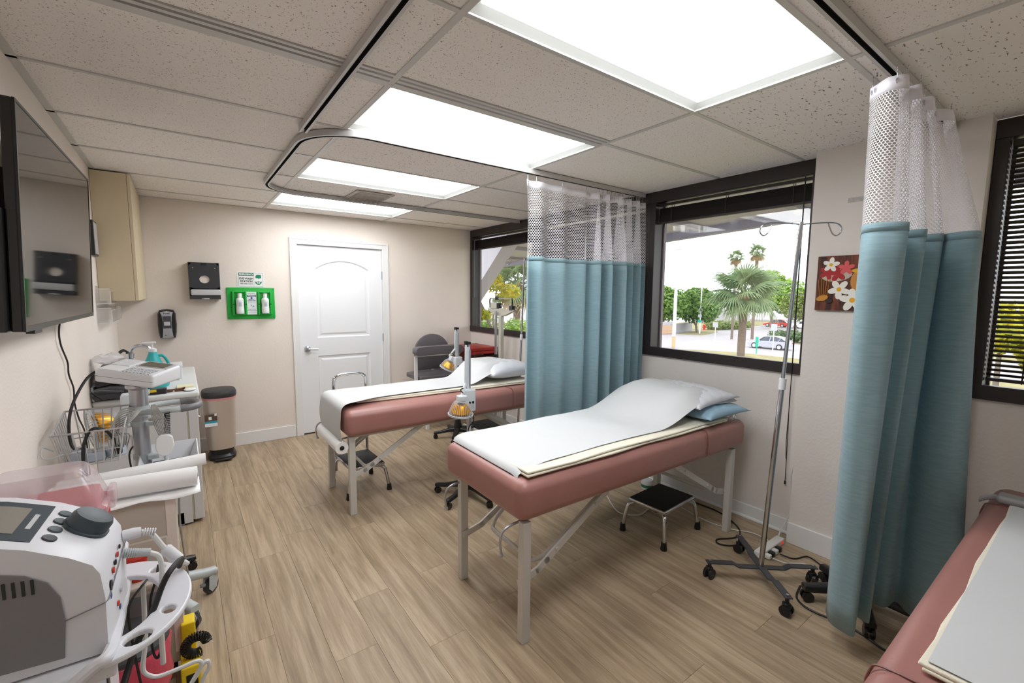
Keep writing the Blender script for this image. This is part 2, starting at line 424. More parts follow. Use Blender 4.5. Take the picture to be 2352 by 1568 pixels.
# door
dr = thing('door_1', (DX0, YB, 0), 'white two-panel door with arched top panel', kind='structure')
DW = DX1-DX0; y0, y1 = .012, .05
def archpts(x0, x1, z0, z1, sag, n=14):
    p = [(x1, z0), (x0, z0)]
    c = (x0+x1)/2; hw = (x1-x0)/2; rad = (hw*hw+sag*sag)/(2*sag); zc = z1-rad; a = math.asin(hw/rad)
    top = [(c-rad*sin(a-2*a*k/n), zc+rad*cos(a-2*a*k/n)) for k in range(n+1)]
    return p[::-1][:0]+[(x0, z0)]+top+[(x1, z0)]
px0, px1 = .178, DW-.155
up = archpts(px0, px1, 1.06, 1.905, .09)
mb = MB().box(.002, y0, .012, px0, y1, DZ).box(px1, y0, .012, DW-.002, y1, DZ)
mb.box(px0, y0, .012, px1, y1, .2).box(px0, y0, .86, px1, y1, 1.06)
top = up[1:-1]
for k in range(len(top)-1):
    (xa, za), (xb, zb) = top[k], top[k+1]
    mb.add([(xa,y0,za),(xb,y0,zb),(xb,y0,DZ),(xa,y0,DZ),(xa,y1,za),(xb,y1,zb),(xb,y1,DZ),(xa,y1,DZ)], [(0,1,2,3),(7,6,5,4),(0,4,5,1),(2,6,7,3)])
mb.build('door_slab', 'white_door', dr, smooth=0)
def panel(out, name='door_panel'):
    n = len(out); cx_ = sum(p[0] for p in out)/n; cz_ = sum(p[1] for p in out)/n
    xs = [p[0] for p in out]; zs = [p[1] for p in out]; w_, h_ = max(xs)-min(xs), max(zs)-min(zs); cx_, cz_ = (max(xs)+min(xs))/2, (max(zs)+min(zs))/2
    rs = []
    for ins, dy in ((0, y0), (.012, y0+.012), (.03, y0+.012), (.05, y0+.004)):
        rs.append([(cx_+(x-cx_)*(1-2*ins/w_), dy, cz_+(z-cz_)*(1-2*ins/h_)) for x, z in out])
    m_ = MB(); vs = [p for r_ in rs for p in r_]; fs = []
    for a in range(3):
        for k in range(n): fs.append((a*n+k, (a+1)*n+k, (a+1)*n+(k+1) % n, a*n+(k+1) % n))
    fs.append(tuple(range(3*n, 4*n))); m_.add(vs, fs)
    o = m_.build(name, 'white_door', dr, smooth=0)
    bm = bmesh.new(); bm.from_mesh(o.data); bmesh.ops.recalc_face_normals(bm, faces=bm.faces); 
    if sum(f.normal.y*f.calc_area() for f in bm.faces) > 0: bmesh.ops.reverse_faces(bm, faces=bm.faces)
    bm.to_mesh(o.data); bm.free()
panel(up[::-1]); panel([(px0, .2), (px1, .2), (px1, .86), (px0, .86)])
h = MB().lathe([(.001, -.034), (.02, -.034), (.029, -.027), (.033, -.008), (.034, 0)], (.072, y0, .945), 20, 'y')
h.tube(bez([(.072, y0-.03, .945), (.072, y0-.055, .945), (.09, y0-.062, .944), (.17, y0-.058, .938)], 6), [.011]*12+[.009]*7, 10)
h.build('door_handle', 'satin_metal', dr)
for z in (1.76, 1.03, .22):
    MB().box(DW-.006, -.004, z-.045, DW+.006, .03, z+.045).cyl((DW, -.008, z-.048), (DW, -.008, z+.048), .006, n=8).build('hinge', 'satin_metal', dr)
tr = MB()
for (xa, xb, za, zb) in ((-.072, 0, 0, DZ+.072), (DW, DW+.072, 0, DZ+.072), (0, DW, DZ+.004, DZ+.072)):
    tr.box(xa, -.017, za, xb, -.0004, zb)
    if za == 0:
        s = -1 if xa < 0 else 1; e = xa if s < 0 else xb
        tr.box(e, -.022, 0, e-s*.02, -.017, DZ+.072)
    else: tr.box(-.05, -.022, DZ+.052, DW+.05, -.017, DZ+.072)
tr.build('door_casing', 'white_trim', dr, smooth=0, bevel=.003)
MB().box(-.0195, .0005, 0, -.001, .07, DZ+.019).box(DW+.001, .0005, 0, DW+.0195, .07, DZ+.019).box(-.0195, .0005, DZ+.003, DW+.0195, .07, DZ+.0195).build('door_jamb', 'white_trim', dr, smooth=0)

# windows (dark frames reaching the ceiling)
mat('frame_grey', (112, 104, 108), .4)
def window(name, ya, yb, label, jf=.05, jn=.05):
    t = thing(name, (XR, ya, 1.06), label, kind='structure')
    L_ = yb-ya; hz = H-1.06
    MB().prism([(-.018, 0), (.129, 0), (.129, .046), (.03, .052), (.012, .07), (-.018, .07)], 0, L_, 'y').build('window_sill', 'dark_frame', t, smooth=0)
    MB().box(-.012, 0, hz-.09, .129, L_, hz-.004).build('window_head', 'dark_frame', t, smooth=0, bevel=.003)
    MB().box(-.012, 0, .05, .0995, jn, hz-.0905).build('window_jamb', 'dark_frame', t, smooth=0, bevel=.003)
    MB().box(-.012, L_-jf, .05, .0995, L_, hz-.0905).build('window_jamb', 'dark_frame', t, smooth=0, bevel=.003)
    g = MB()
    for a, b_ in ((.0, .012+jn), (L_-jf-.012, L_)): g.box(.1, a, .049, .128, b_, hz-.0905)
    g.box(.1, jn+.012, .049, .128, L_-jf-.012, .056)
    g.build('glazing_frame', 'frame_grey', t, smooth=0)
    MB().box(.108, jn+.012, .056, .112, L_-jf-.012, hz-.0905).build('window_pane', 'pane', t, smooth=0)
    return t
window('window_1', 2.02, YB-.001, 'dark-framed window in the far corner behind the scale')
window('window_2', -.689, .535, 'dark-framed window in the middle with the palm view')
window('window_3', -2.75, -1.401, 'dark-framed window at the right edge behind open blinds')
window('window_4', .5355, 2.0195, 'dark-framed window hidden behind the teal curtain')

# blinds
def blind(name, ya, yb, slats, bottom, label, x=.028, tilt=18, cords=2, rail=True):
    t = thing(name, (XR+x+.012, (ya+yb)/2, H-.095), label, 'blind', group='dark mini blinds')
    hl = (yb-ya)/2; z0 = H-.095
    MB().box(-.014, -hl, -.022, .014, hl, -.002).build('head_rail', 'dark_slat', t, smooth=0, bevel=.002)
    a = R(tilt); dx, dz = .0125*cos(a), .0125*sin(a)
    me = None
    for z in slats:
        if me is None:
            o = MB().add([(-dx,-hl,-dz-.0005),(0,-hl,.0015),(dx,-hl,dz-.0005),(-dx,hl,-dz-.0005),(0,hl,.0015),(dx,hl,dz-.0005),
                          (-dx,-hl,-dz+.0003),(0,-hl,.0023),(dx,-hl,dz+.0003),(-dx,hl,-dz+.0003),(0,hl,.0023),(dx,hl,dz+.0003)],
                         [(3,4,1,0),(4,5,2,1),(6,7,10,9),(7,8,11,10),(0,1,7,6),(1,2,8,7),(9,10,4,3),(10,11,5,4),(0,6,9,3),(2,5,11,8)]).build('slat', 'dark_slat', t, smooth=0); me = o.data
        else:
            o = bpy.data.objects.new('slat', me); COL.objects.link(o); o.parent = t
        o.location = (0, 0, z-z0)
    if rail: MB().box(-.013, -hl, bottom-z0-.016, .013, hl, bottom-z0).build('bottom_rail', 'dark_slat', t, smooth=0, bevel=.002)
    for k in range(cords):
        y = -hl+.12+(2*hl-.24)*k/max(1, cords-1)
        MB().box(-.0145, y-.002, bottom-z0-.018, -.0135, y+.002, -.022).box(.0135, y-.002, bottom-z0-.018, .0145, y+.002, -.022).build('ladder_cord', 'cable_black', t, smooth=0)
    return t
stack = [2.249-.0066*k for k in range(7)]+[2.205-.0031*k for k in range(19)]
b1 = blind('window_blind', 2.075, 3.325, stack, 2.145, 'raised dark blind bunched at the top of the far corner window', cords=3, tilt=34)
b2 = blind('window_blind', -.64, .48, stack, 2.145, 'raised dark blind bunched at the top of the palm view window', cords=3, tilt=34)
b4 = blind('window_blind', .59, 1.965, [2.235-.0215*k for k in range(50)], 1.16, 'closed dark blind behind the netting of the teal curtain', cords=3, tilt=80)
b3 = blind('window_blind', -2.69, -1.455, [2.262-.0235*k for k in range(47)], 1.165, 'lowered dark blind with open slats at the right edge', cords=4, tilt=-34)
mat('wand', (225, 225, 225), .2)
# wand and pull cords (parts of their blind)
hy = b1.location
MB().cyl((-.035, .60, -.04), (-.03, .605, -.78), .004, n=8).cyl((-.012, .60, -.015), (-.035, .60, -.04), .003, n=6).build('tilt_wand', 'mid_grey', b1)
hy = b3.location
MB().cyl((-.03, .50, -.02), (-.028, .50, -.89), .0045, n=8).build('tilt_wand', 'wand', b3)
def wpts(o, P): return [V(p)-o.location for p in P]
MB().tube(wpts(b2, [(1.185, -.605, 2.285), (1.185, -.607, 1.06), (1.186, -.603, .9), (1.186, -.610, .62), (1.188, -.612, .35)]), .0022, 6).tube(wpts(b2, [(1.183, -.603, 2.285), (1.182, -.604, 1.3), (1.186, -.606, .9), (1.187, -.602, .62), (1.189, -.607, .5)]), .0022, 6).cyl(wpts(b2, [(1.188, -.612, .35)])[0], wpts(b2, [(1.188, -.612, .33)])[0], .006, n=8).build('pull_cord', 'cable_black', b2)

# curtain tracks under the grid
def track(name, pts, label):
    P = [V(p) for p in pts]; rs = []
    m_ = MB(); W, HH = .019, .03
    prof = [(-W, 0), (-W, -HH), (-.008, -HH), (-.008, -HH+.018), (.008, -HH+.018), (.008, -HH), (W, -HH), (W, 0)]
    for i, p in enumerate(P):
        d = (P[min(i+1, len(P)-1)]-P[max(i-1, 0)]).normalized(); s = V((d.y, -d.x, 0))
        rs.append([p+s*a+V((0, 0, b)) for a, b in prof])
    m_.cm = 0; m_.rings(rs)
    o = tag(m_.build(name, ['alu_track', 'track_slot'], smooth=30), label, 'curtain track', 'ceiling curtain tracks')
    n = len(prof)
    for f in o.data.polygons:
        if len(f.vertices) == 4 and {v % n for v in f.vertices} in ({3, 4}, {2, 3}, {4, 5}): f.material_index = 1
    return o
zt = H-.0035
U = [(XR-.02, .60, zt), (.5, .60, zt), (-.4, .60, zt), (-1.08, .60, zt)]+[(x, y, zt) for x, y, _ in arc((-1.08, .9), .3, 270, 180, 10)[1:]]+[(-1.38, 1.5, zt), (-1.38, 2.01, zt)]+[(x, y, zt) for x, y, _ in arc((-1.08, 2.01), .3, 180, 90, 10)[1:]]+[(0, 2.31, zt), (XR-.02, 2.31, zt)]
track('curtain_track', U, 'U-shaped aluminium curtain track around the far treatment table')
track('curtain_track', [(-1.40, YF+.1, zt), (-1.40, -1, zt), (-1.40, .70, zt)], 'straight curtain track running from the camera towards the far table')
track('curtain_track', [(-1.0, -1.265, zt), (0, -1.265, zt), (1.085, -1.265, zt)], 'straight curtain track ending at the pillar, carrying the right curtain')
# ceiling air vent
mat('vent_metal', (182, 174, 166), .5, var=.2, vs=30)
t = thing('air_vent', (-.58, 2.11, H), 'small open ceiling air vent with louvres before the farthest light', 'vent')
m_ = MB()
for (xa, ya, xb, yb) in ((-.16, -.17, .16, -.14), (-.16, .14, .16, .17), (-.16, -.14, -.13, .14), (.13, -.14, .16, .14)): m_.box(xa, ya, -.008, xb, yb, -.001)
m_.build('vent_frame', 'vent_metal', t, smooth=0)
for k in range(8):
    y = -.12+.034*k
    MB().bar((-.128, y, -.014), (.128, y, -.014), .03, .002, up=(0, .6, .8)).build('louvre', 'vent_metal', t, smooth=0)
for k in range(7):
    x = -.11+.037*k
    MB().bar((x, .04, -.032), (x, .137, -.032), .002, .022).build('louvre', 'vent_metal', t, smooth=0)

# ================================================================== TREATMENT TABLES
mat('pink_vinyl', (168, 119, 112), .36, spec=.5, var=.05, vs=5, bump=.05, bs=140)
mat('pink_vinyl_dark', (128, 80, 74), .4)
mat('cream_blanket', (238, 232, 214), .85, bump=.25, bs=220, sheen=.2)
mat('paper', (246, 246, 246), .55, bump=.06, bs=14)
mat('sheet_paper', (212, 214, 216), .6, bump=.10, bs=9)
mat('blue_pillow', (158, 192, 214), .5, bump=.3, bs=16)
mat('white_pillow', (226, 229, 236), .35, bump=.5, bs=14)
def make_table(name, loc, rz, L, W, label, leg_y, roll=False, seam=None, dark=0):
    t = thing(name, loc, label, 'treatment table', rz, 'pink treatment tables')
    z0, z1 = .567, .748
    def warp(v):
        v = V(v)
        x, y = v.x/L, v.y/W
        b = 4*y*(1-y)
        if v.z > (z0+z1)/2: v.z += .006*min(1, 6*x*(1-x))*b
        # slightly bulging sides
        k = 1-((v.z-(z0+z1)/2)/((z1-z0)/2))**2
        if y < .03: v.y -= .006*k
        if y > .97: v.y += .006*k
        if x < .02: v.x -= .006*k
        if x > .98: v.x += .006*k
        return v
    MB().rbox(0, 0, z0, L, W, z1, .046, 6, warp).build('pad', 'pink_vinyl', t, smooth=60)
    MB().box(.06, .05, z0-.014, L-.06, W-.05, z0+.004).build('deck', 'table_leg', t, smooth=0)
    for xs in (seam or []):
        e = .004; P = [(xs, -e-.004, z0+.03), (xs, -e-.006, (z0+z1)/2), (xs, -e-.002, z1-.03), (xs, .012, z1+.0005), (xs, .05, z1+.003), (xs, W/2, z1+.007), (xs, W-.05, z1+.003), (xs, W+e, z1-.03), (xs, W+e+.003, z0+.03)]
        MB().tube(bez(P, 5), .0028, 6).build('seam', 'pink_vinyl_dark', t)
    for (lx, sx) in ((.045, 1), (L-.115, -1)):
        for k, ly in enumerate(leg_y):
            MB().box(lx-.022, ly-.02, 0, lx+.022, ly+.02, z0-.002).build('leg', 'table_leg', t, smooth=0, bevel=.004)
            yb_ = ly+(.028 if k == 0 else -.028)
            P = [(lx-.015*sx, yb_, .262), (lx+.10*sx, yb_, .29), (lx+.15*sx, yb_, .32), (lx+.55*sx, yb_, z0-.01)]
            m_ = MB()
            for a, b_ in zip(P, P[1:]): m_.bar(a, b_, .01, .034, up=(0, 1, 0) if False else (0, 0, 1))
            for q in (P[1], P[2]): m_.cyl((q[0], q[1]-.005, q[2]), (q[0], q[1]+.005, q[2]), .017, n=10)
            m_.cyl((lx+.21*sx, yb_-.012, .358), (lx+.21*sx, yb_+.012, .358), .008, n=8).cyl((lx+.46*sx, yb_-.012, .512), (lx+.46*sx, yb_+.012, .512), .008, n=8)
            m_.build('brace', 'table_leg', t, smooth=35)
        ya, yb_ = leg_y[0]+.055, leg_y[1]-.055
        P = [(lx+.56*sx, ya, z0-.01), (lx+.30*sx, ya, .405), (lx+.19*sx, ya+.005, .335), (lx+.14*sx, ya+.03, .30), (lx+.125*sx, ya+.07, .288), (lx+.125*sx, (ya+yb_)/2, .288), (lx+.125*sx, yb_-.07, .288), (lx+.14*sx, yb_-.03, .30), (lx+.19*sx, yb_-.005, .335), (lx+.30*sx, yb_, .405), (lx+.56*sx, yb_, z0-.01)]
        MB().tube(bez(P, 4), .0115, 10).build('fold_tube', 'table_leg', t)
    # paper-roll hooks at the foot end
    for hy in (leg_y[0]+.035, leg_y[1]+.0):
        P = [(.16, hy, z0-.018), (.02, hy, z0-.018), (-.045, hy, z0-.035), (-.062, hy, z0-.08), (-.058, hy, z0-.12), (-.05, hy+.01, z0-.145)]
        MB().tube(bez(P, 5), .006, 8).sphere((-.05, hy+.01, z0-.148), .011, 8).build('roll_hook', 'satin_metal', t)
    return t
B1 = (-.827, -.39, 0); B1R = -.018; BL, BW = 1.84, .70
make_table('treatment_table', B1, B1R, BL, BW, 'pink vinyl treatment table in the middle of the room, nearest the camera in full view', (.03, .585), seam=[1.385])
B2 = (-1.085, 1.205, 0); B2R = -.004
make_table('treatment_table', B2, B2R, 1.84, .68, 'pink vinyl treatment table before the door, partly behind the teal curtain', (.06, .62), seam=[1.385])
B3 = (-1.02, -2.27, 0)
make_table('treatment_table', B3, 0, 1.90, .70, 'pink vinyl treatment table cut off by the bottom right corner', (.1, .58), seam=[.27, 1.61])

def wob(x, y, s=1.0): return sin(x*9*s+1.3)*sin(y*11*s+.4)*.5+sin(x*23*s+y*17*s)*.25+sin(x*5*s-y*31*s)*.15
def blanket(loc, rz, x0, x1, y0, y1, label, skew=0, z=.757, th=.012):
    t = thing('mattress_pad', (loc[0], loc[1], z), label, 'blanket', rz, 'cream mattress pads')
    for k in range(2):
        def wp(v, k=k):
            v = V(v); u = (v.x-x0)/(x1-x0)
            e = min(1, 12*(v.y-y0)/(y1-y0)) if v.y > y0 else 0
            v.y += skew*(1-u)*(1-(v.y-y0)/(y1-y0))+.006*sin(v.x*9+k*2)*(1 if v.y < (y0+y1)/2 else -1)
            v.z += .003*wob(v.x, v.y)*(k+.3)
            return v
        MB().rbox(x0+.004*k, y0+.006*k, k*th, x1, y1, (k+1)*th-.0008, th*.48, 3, wp).build('layer', 'cream_blanket', t, smooth=70)
    return t
blanket(B1, B1R, .055, 1.66, .022, .655, 'cream quilted pad on the nearest full treatment table')
blanket(B2, B2R, .13, 1.70, .09, .64, 'cream quilted pad on the far treatment table', skew=.10)
t3 = blanket(B3, 0, .31, 1.56, .05, .628, 'cream edged pad on the corner treatment table at bottom right', z=.757, th=.009)

def pillow(name, loc, sx, sy, h, rz, label, mt, tilt=(0, 0), wr=.006, n=22, seed=0, group='bed pillows'):
    P = []; Q = []
    for i in range(n+1):
        a = []; b_ = []
        for j in range(n+1):
            u, v = -1+2*i/n, -1+2*j/n
            k = ((1-abs(u)**2.6)*(1-abs(v)**2.6))**.55
            pin = 1-.07*(1-abs(v)**2)*abs(u)**2; pin2 = 1-.07*(1-abs(u)**2)*abs(v)**2
            x, y = u*sx/2*pin, v*sy/2*pin2
            ww = wr*(sin(17*u+seed+6*v)*sin(9*v-seed)+.6*sin(31*v+12*u+seed))*k**.3
            a.append((x, y, h*.62*k+ww*k)); b_.append((x, y, -h*.38*k-.001))
        P.append(a); Q.append(b_[::-1])
    m_ = MB().grid(P); m_.grid(Q)
    o = m_.build(name, mt, None, smooth=80); o.location = loc; o.rotation_euler = (tilt[0], tilt[1], rz)
    bm = bmesh.new(); bm.from_mesh(o.data); bmesh.ops.remove_doubles(bm, verts=bm.verts, dist=.0025); bmesh.ops.recalc_face_normals(bm, faces=bm.faces); bm.to_mesh(o.data); bm.free()
    for p in o.data.polygons: p.use_smooth = True
    tag(o, label, 'pillow', group); return o
pillow('pillow', (.80, -.13, .815), .45, .63, .105, -.05, 'blue pillow under the white one on the nearest full table', 'blue_pillow', seed=1)
pillow('pillow', (.765, -.075, .885), .46, .62, .105, -.02, 'crinkled white plastic-covered pillow atop the blue pillow', 'white_pillow', seed=3, wr=.009, tilt=(0, -.05))
pillow('pillow', (.45, 1.56, .85), .55, .44, .15, .05, 'white pillow under paper on the far treatment table', 'white_pillow', seed=5, wr=.006)

def paper(loc, rz, fn, x0, x1, nx, ny, label, th=.0012, name='paper_sheet'):
    """fn(u,v) -> local point of the draped sheet"""
    P = [[V(fn(i/nx, j/ny)) for j in range(ny+1)] for i in range(nx+1)]
    m_ = MB().grid(P); m_.grid([[p-V((0, 0, th)) for p in r_][::-1] for r_ in P])
    o = m_.build(name, 'sheet_paper', None, smooth=80); o.location = (loc[0], loc[1], 0); o.rotation_euler = (0, 0, rz)
    tag(o, label, 'paper sheet', 'table paper sheets'); return o
def sm(t): t = max(0, min(1, t)); return t*t*(3-2*t)
def p1(u, v):
    x = .045+u*1.775; y = .075+v*.595+.02*sin(u*5)*(1-v)
    z = .786+.003*wob(x, y)+.006*sm((x-.9)/.3)*sin(7*y)*0
    hump = .172*sm((x-1.02)/.42)*(1-sm((x-1.50)/.5)*.30)
    side = 1-.55*sm((.20-y)/.2)-.35*sm((y-.56)/.15)
    z += hump*side
    z += .006*sin(x*14+y*9)*sm((x-.7)/.4)*.6
    d = .115-x
    if d > 0:
        k = min(1, d/.07); x = .115-.082*sin(k*pi/2); z = .7535+(z-.7535)*cos(k*pi/2)**.8
    if y < .12 and x < .2: z -= .012*sm((.12-y)/.05)*sm((.2-x)/.1)
    return (x, y, z)
paper(B1, B1R, p1, 0, 0, 90, 34, 'white exam paper over pad and pillow on the nearest full table')
def p2(u, v):
    # from the roll below the foot, over the foot edge, along the pad, onto the pillow
    s = u*2.06
    w0, w1 = .03+.15*sm((s-.12)/.55), .61
    y = (w0+(w1-w0)*v)
    if s < .24:
        k = s/.24; x = -.022-.012*sin(pi*k); z = .53+k*.205
    elif s < .34:
        k = (s-.24)/.10; a = k*pi/2; x = -.022+.055*(1-cos(a)); z = .735+.055*sin(a)
    else:
        x = .033+(s-.34); z = .79+.002*wob(x, y)
        z += .155*sm((x-1.05)/.28)*(1-sm((x-1.50)/.4)*.4)*(1-.5*sm((.30-y)/.12))
    return (x, y, z)
paper(B2, B2R, p2, 0, 0, 100, 22, 'white exam paper running from the roll over the far table')
def p3(u, v):
    x = .325+u*1.22; y = .04+v*.580
    return (x, y, .780+.003*wob(x, y)+.003*sin(x*12))
paper(B3, 0, p3, 0, 0, 50, 24, 'white exam paper on the corner table at bottom right')
# paper roll below the far table's foot
t = thing('paper_roll', (-1.112, 1.50, .502), 'white exam paper roll hung below the foot of the far table', 'paper roll')
m_ = MB().lathe([(.016, -.265), (.043, -.265), (.043, .265), (.016, .265)], (0, 0, 0), 22, 'y').build('roll', 'paper', t)
MB().lathe([(.0155, -.268), (.0155, .268)], (0, 0, 0), 14, 'y').build('core', 'black_plastic', t)
# grey hand control lying across the corner table
mat('grey_plastic', (168, 168, 170), .35)
t = thing('hand_control', (.615, -1.72, .757), 'grey hand control with spring cord on the corner table', 'remote')
MB().rbox(-.035, -.1, 0, .035, .12, .032, .014, 3).build('body', 'grey_plastic', t, smooth=60)
sp = []
for k in range(90):
    a = k*.9; u = k/89
    sp.append((.0+.009*cos(a)-.02*u, .12+.045*u, .014-.02*u*u+.009*sin(a)))
MB().tube(sp, .0028, 6).build('spring_cord', 'grey_plastic', t)
# bits of paper towel by the pillow
def scrap(loc, s, label, rz=0):
    P = [[(s*(i/6-.5)*(1+.3*sin(j)), s*.6*(j/4-.5), .010*sin(i*1.7+j*2.1)+.02*abs(sin(i*.9+j))) for j in range(5)] for i in range(7)]
    o = MB().grid(P).build('paper_scrap', 'paper', None, smooth=60); o.location = loc; o.rotation_euler = (0, .5, rz)
    so = o.modifiers.new('thick', 'SOLIDIFY'); so.thickness = .0012
    tag(o, label, 'paper scrap')
scrap((.86, -.41, .768), .055, 'crumpled white scrap beside the blue pillow', .6)

# ================================================================== STEP STOOLS
def step_stool(name, loc, rz, sx, sy, label, handle=False):
    t = thing(name, loc, label, 'step stool', rz, 'chrome step stools')
    h = .228; a, b_ = sx/2, sy/2
    MB().rbox(-a, -b_, h-.024, a, b_, h, .008, 2).build('top_frame', 'chrome', t, smooth=50)
    MB().rbox(-a+.008, -b_+.008, h-.002, a-.008, b_-.008, h+.0035, .003, 2).build('rubber_mat', 'black_rubber', t, smooth=50)
    for sx_ in (-1, 1):
        for sy_ in (-1, 1):
            P = [(sx_*(a-.06), sy_*(b_-.05), h-.03), (sx_*(a-.022), sy_*(b_-.018), h-.036), (sx_*(a-.0), sy_*(b_), h-.06), (sx_*(a+.022), sy_*(b_+.016), .035)]
            l = MB().tube(bez(P, 5), .0125, 10).build('leg', 'chrome', t)
            MB().lathe([(.016, .05), (.017, .03), (.02, .012), (.019, 0), (.001, 0)], (sx_*(a+.0235), sy_*(b_+.017), 0), 12).build('rubber_foot', 'black_rubber', l)
    if handle:
        x0, x1, y = -a+.004, a-.004, b_+.02
        P = [(x0, y, .09), (x0, y, .5), (x0, y, .82), (x0+.015, y, .865), (x0+.055, y, .885), (0, y, .889), (x1-.055, y, .885), (x1-.015, y, .865), (x1, y, .82), (x1, y, .5), (x1, y, .09)]
        MB().tube(bez(P, 5), .0125, 10).build('hand_rail', 'chrome', t)
    return t
step_stool('step_stool', (.555, -.125, 0), .06, .36, .27, 'low chrome step stool with black mat under the nearest full table')
step_stool('step_stool', (-.845, 1.71, 0), .02, .27, .37, 'chrome step stool with tall hand rail under the far table', True)

# ================================================================== IV STANDS
def caster(mb, x, y, r=.025, wd=.03, a=0):
    c, s = cos(a), sin(a)
    for k in (-1, 1):
        p = V((x+s*k*.008, y-c*k*.008, r)); q = V((x+s*k*(wd/2), y-c*k*(wd/2), r))
        mb.cyl(p, q, r, n=14)
def iv_stand(name, loc, tops, label, rz, legs=4, rad=.272):
    t = thing(name, loc, label, 'iv stand', rz, 'iv stands')
    for k in range(legs):
        a = 2*pi*k/legs; d = V((cos(a), sin(a), 0)); zoff = .075+.006*(k % 2)
        l = MB()
        for (r0_, r1_, za, zb) in ((0, .12, zoff, zoff), (.12, .15, zoff, zoff+.016), (.15, rad+.018, zoff+.016, zoff+.016)):
            l.bar(d*r0_+V((0,0,za)), d*r1_+V((0,0,zb)), .036, .006)
        leg = l.build('base_leg', 'dark_grey', t, smooth=30)
        MB().cyl(d*rad+V((0,0,zoff+.016)), d*rad+V((0,0,zoff+.026)), .007, n=8).build('bolt', 'chrome', leg)
        c_ = MB(); caster(c_, d.x*rad, d.y*rad, .027, .045, a+.7); c_.cyl(d*rad+V((0,0,.03)), d*rad+V((0,0,zoff+.012)), .01, n=8)
        c_.rbox(d.x*rad-.017, d.y*rad-.017, .035, d.x*rad+.017, d.y*rad+.017, .066, .008, 2)
        c_.build('caster', 'black_plastic', leg)
    b = V((0, 0, .07)); e = V(tops); k1 = b+(e-b)*.55
    MB().tube([b, k1], .0135, 14).build('lower_pole', 'chrome', t)
    MB().tube([k1-(e-b)*.012, k1+(e-b)*.02], .0175, 14).build('collar', 'white_plastic', t)
    MB().tube([k1, e], .0095, 12).tube([e-(e-b)*.045, e-(e-b)*.03], .0125, 12).tube([e-(e-b)*.03, e], .011, 12).build('upper_pole', 'chrome', t)
    top = e-V((0, 0, .012))
    for s in (-1, 1):
        P = [top, top+V((s*.07, 0, .006)), top+V((s*.155, 0, .008)), top+V((s*.19, 0, -.008)), top+V((s*.196, .003, -.036)), top+V((s*.178, .006, -.054)), top+V((s*.158, .008, -.044)), top+V((s*.142, .008, -.012)), top+V((s*.134, .008, .007))]
        MB().tube(bez(P, 6), .0034, 8).build('hook', 'chrome', t)
    return t
ivr = 0.77
iv = iv_stand('iv_stand', (.543, -.775, 0), (.075, -.009, 1.925), 'chrome iv stand on grey four-leg base before the palm window', -.12)
iv.rotation_euler = (0, 0, -.71)
iv_stand('iv_stand', (.93, 1.95, 0), (.045, .06, 1.93), 'slim iv stand in the far corner beside the scale', -.75)

# ================================================================== CURTAINS
mat('net', (240, 238, 244), .7)
mat('header_band', (240, 238, 246), .6)
def fabric_mat():
    m = bpy.data.materials.new('teal_fabric'); m.use_nodes = True; nt = m.node_tree; b = nt.nodes['Principled BSDF']; L = nt.links.new
    tc = nt.nodes.new('ShaderNodeTexCoord'); mp = nt.nodes.new('ShaderNodeMapping'); mp.inputs['Scale'].default_value = (1, 1, .6); L(tc.outputs['UV'], mp.inputs[0])
    w1 = nd(nt, 'ShaderNodeTexNoise', Scale=30.0, Detail=3.0); mp2 = nt.nodes.new('ShaderNodeMapping'); mp2.inputs['Scale'].default_value = (.4, 4, 1); L(tc.outputs['UV'], mp2.inputs[0]); L(mp2.outputs[0], w1.inputs[0])
    w2 = nd(nt, 'ShaderNodeTexNoise', Scale=260.0, Detail=2.0); L(tc.outputs['UV'], w2.inputs[0])
    r = nt.nodes.new('ShaderNodeMapRange'); r.inputs[1].default_value = .35; r.inputs[2].default_value = .65; L(w1.outputs[0], r.inputs[0])
    x = nd(nt, 'ShaderNodeMix', data_type='RGBA'); x.inputs[6].default_value = lin((160, 193, 204)); x.inputs[7].default_value = lin((174, 204, 212)); L(r.outputs[0], x.inputs[0])
    L(x.outputs[2], b.inputs['Base Color']); b.inputs['Roughness'].default_value = .7; b.inputs['Sheen Weight'].default_value = .35
    bp = nt.nodes.new('ShaderNodeBump'); bp.inputs['Strength'].default_value = .1; bp.inputs['Distance'].default_value = .002; L(w2.outputs[0], bp.inputs['Height']); L(bp.outputs[0], b.inputs['Normal'])
    # light passing through the cloth
    t = nt.nodes.new('ShaderNodeBsdfTranslucent'); L(x.outputs[2], t.inputs[0]); mx = nt.nodes.new('ShaderNodeMixShader'); mx.inputs[0].default_value = .38
    L(b.outputs[0], mx.inputs[1]); L(t.outputs[0], mx.inputs[2]); L(mx.outputs[0], nt.nodes['Material Output'].inputs[0])
    MATS['teal_fabric'] = m
fabric_mat()
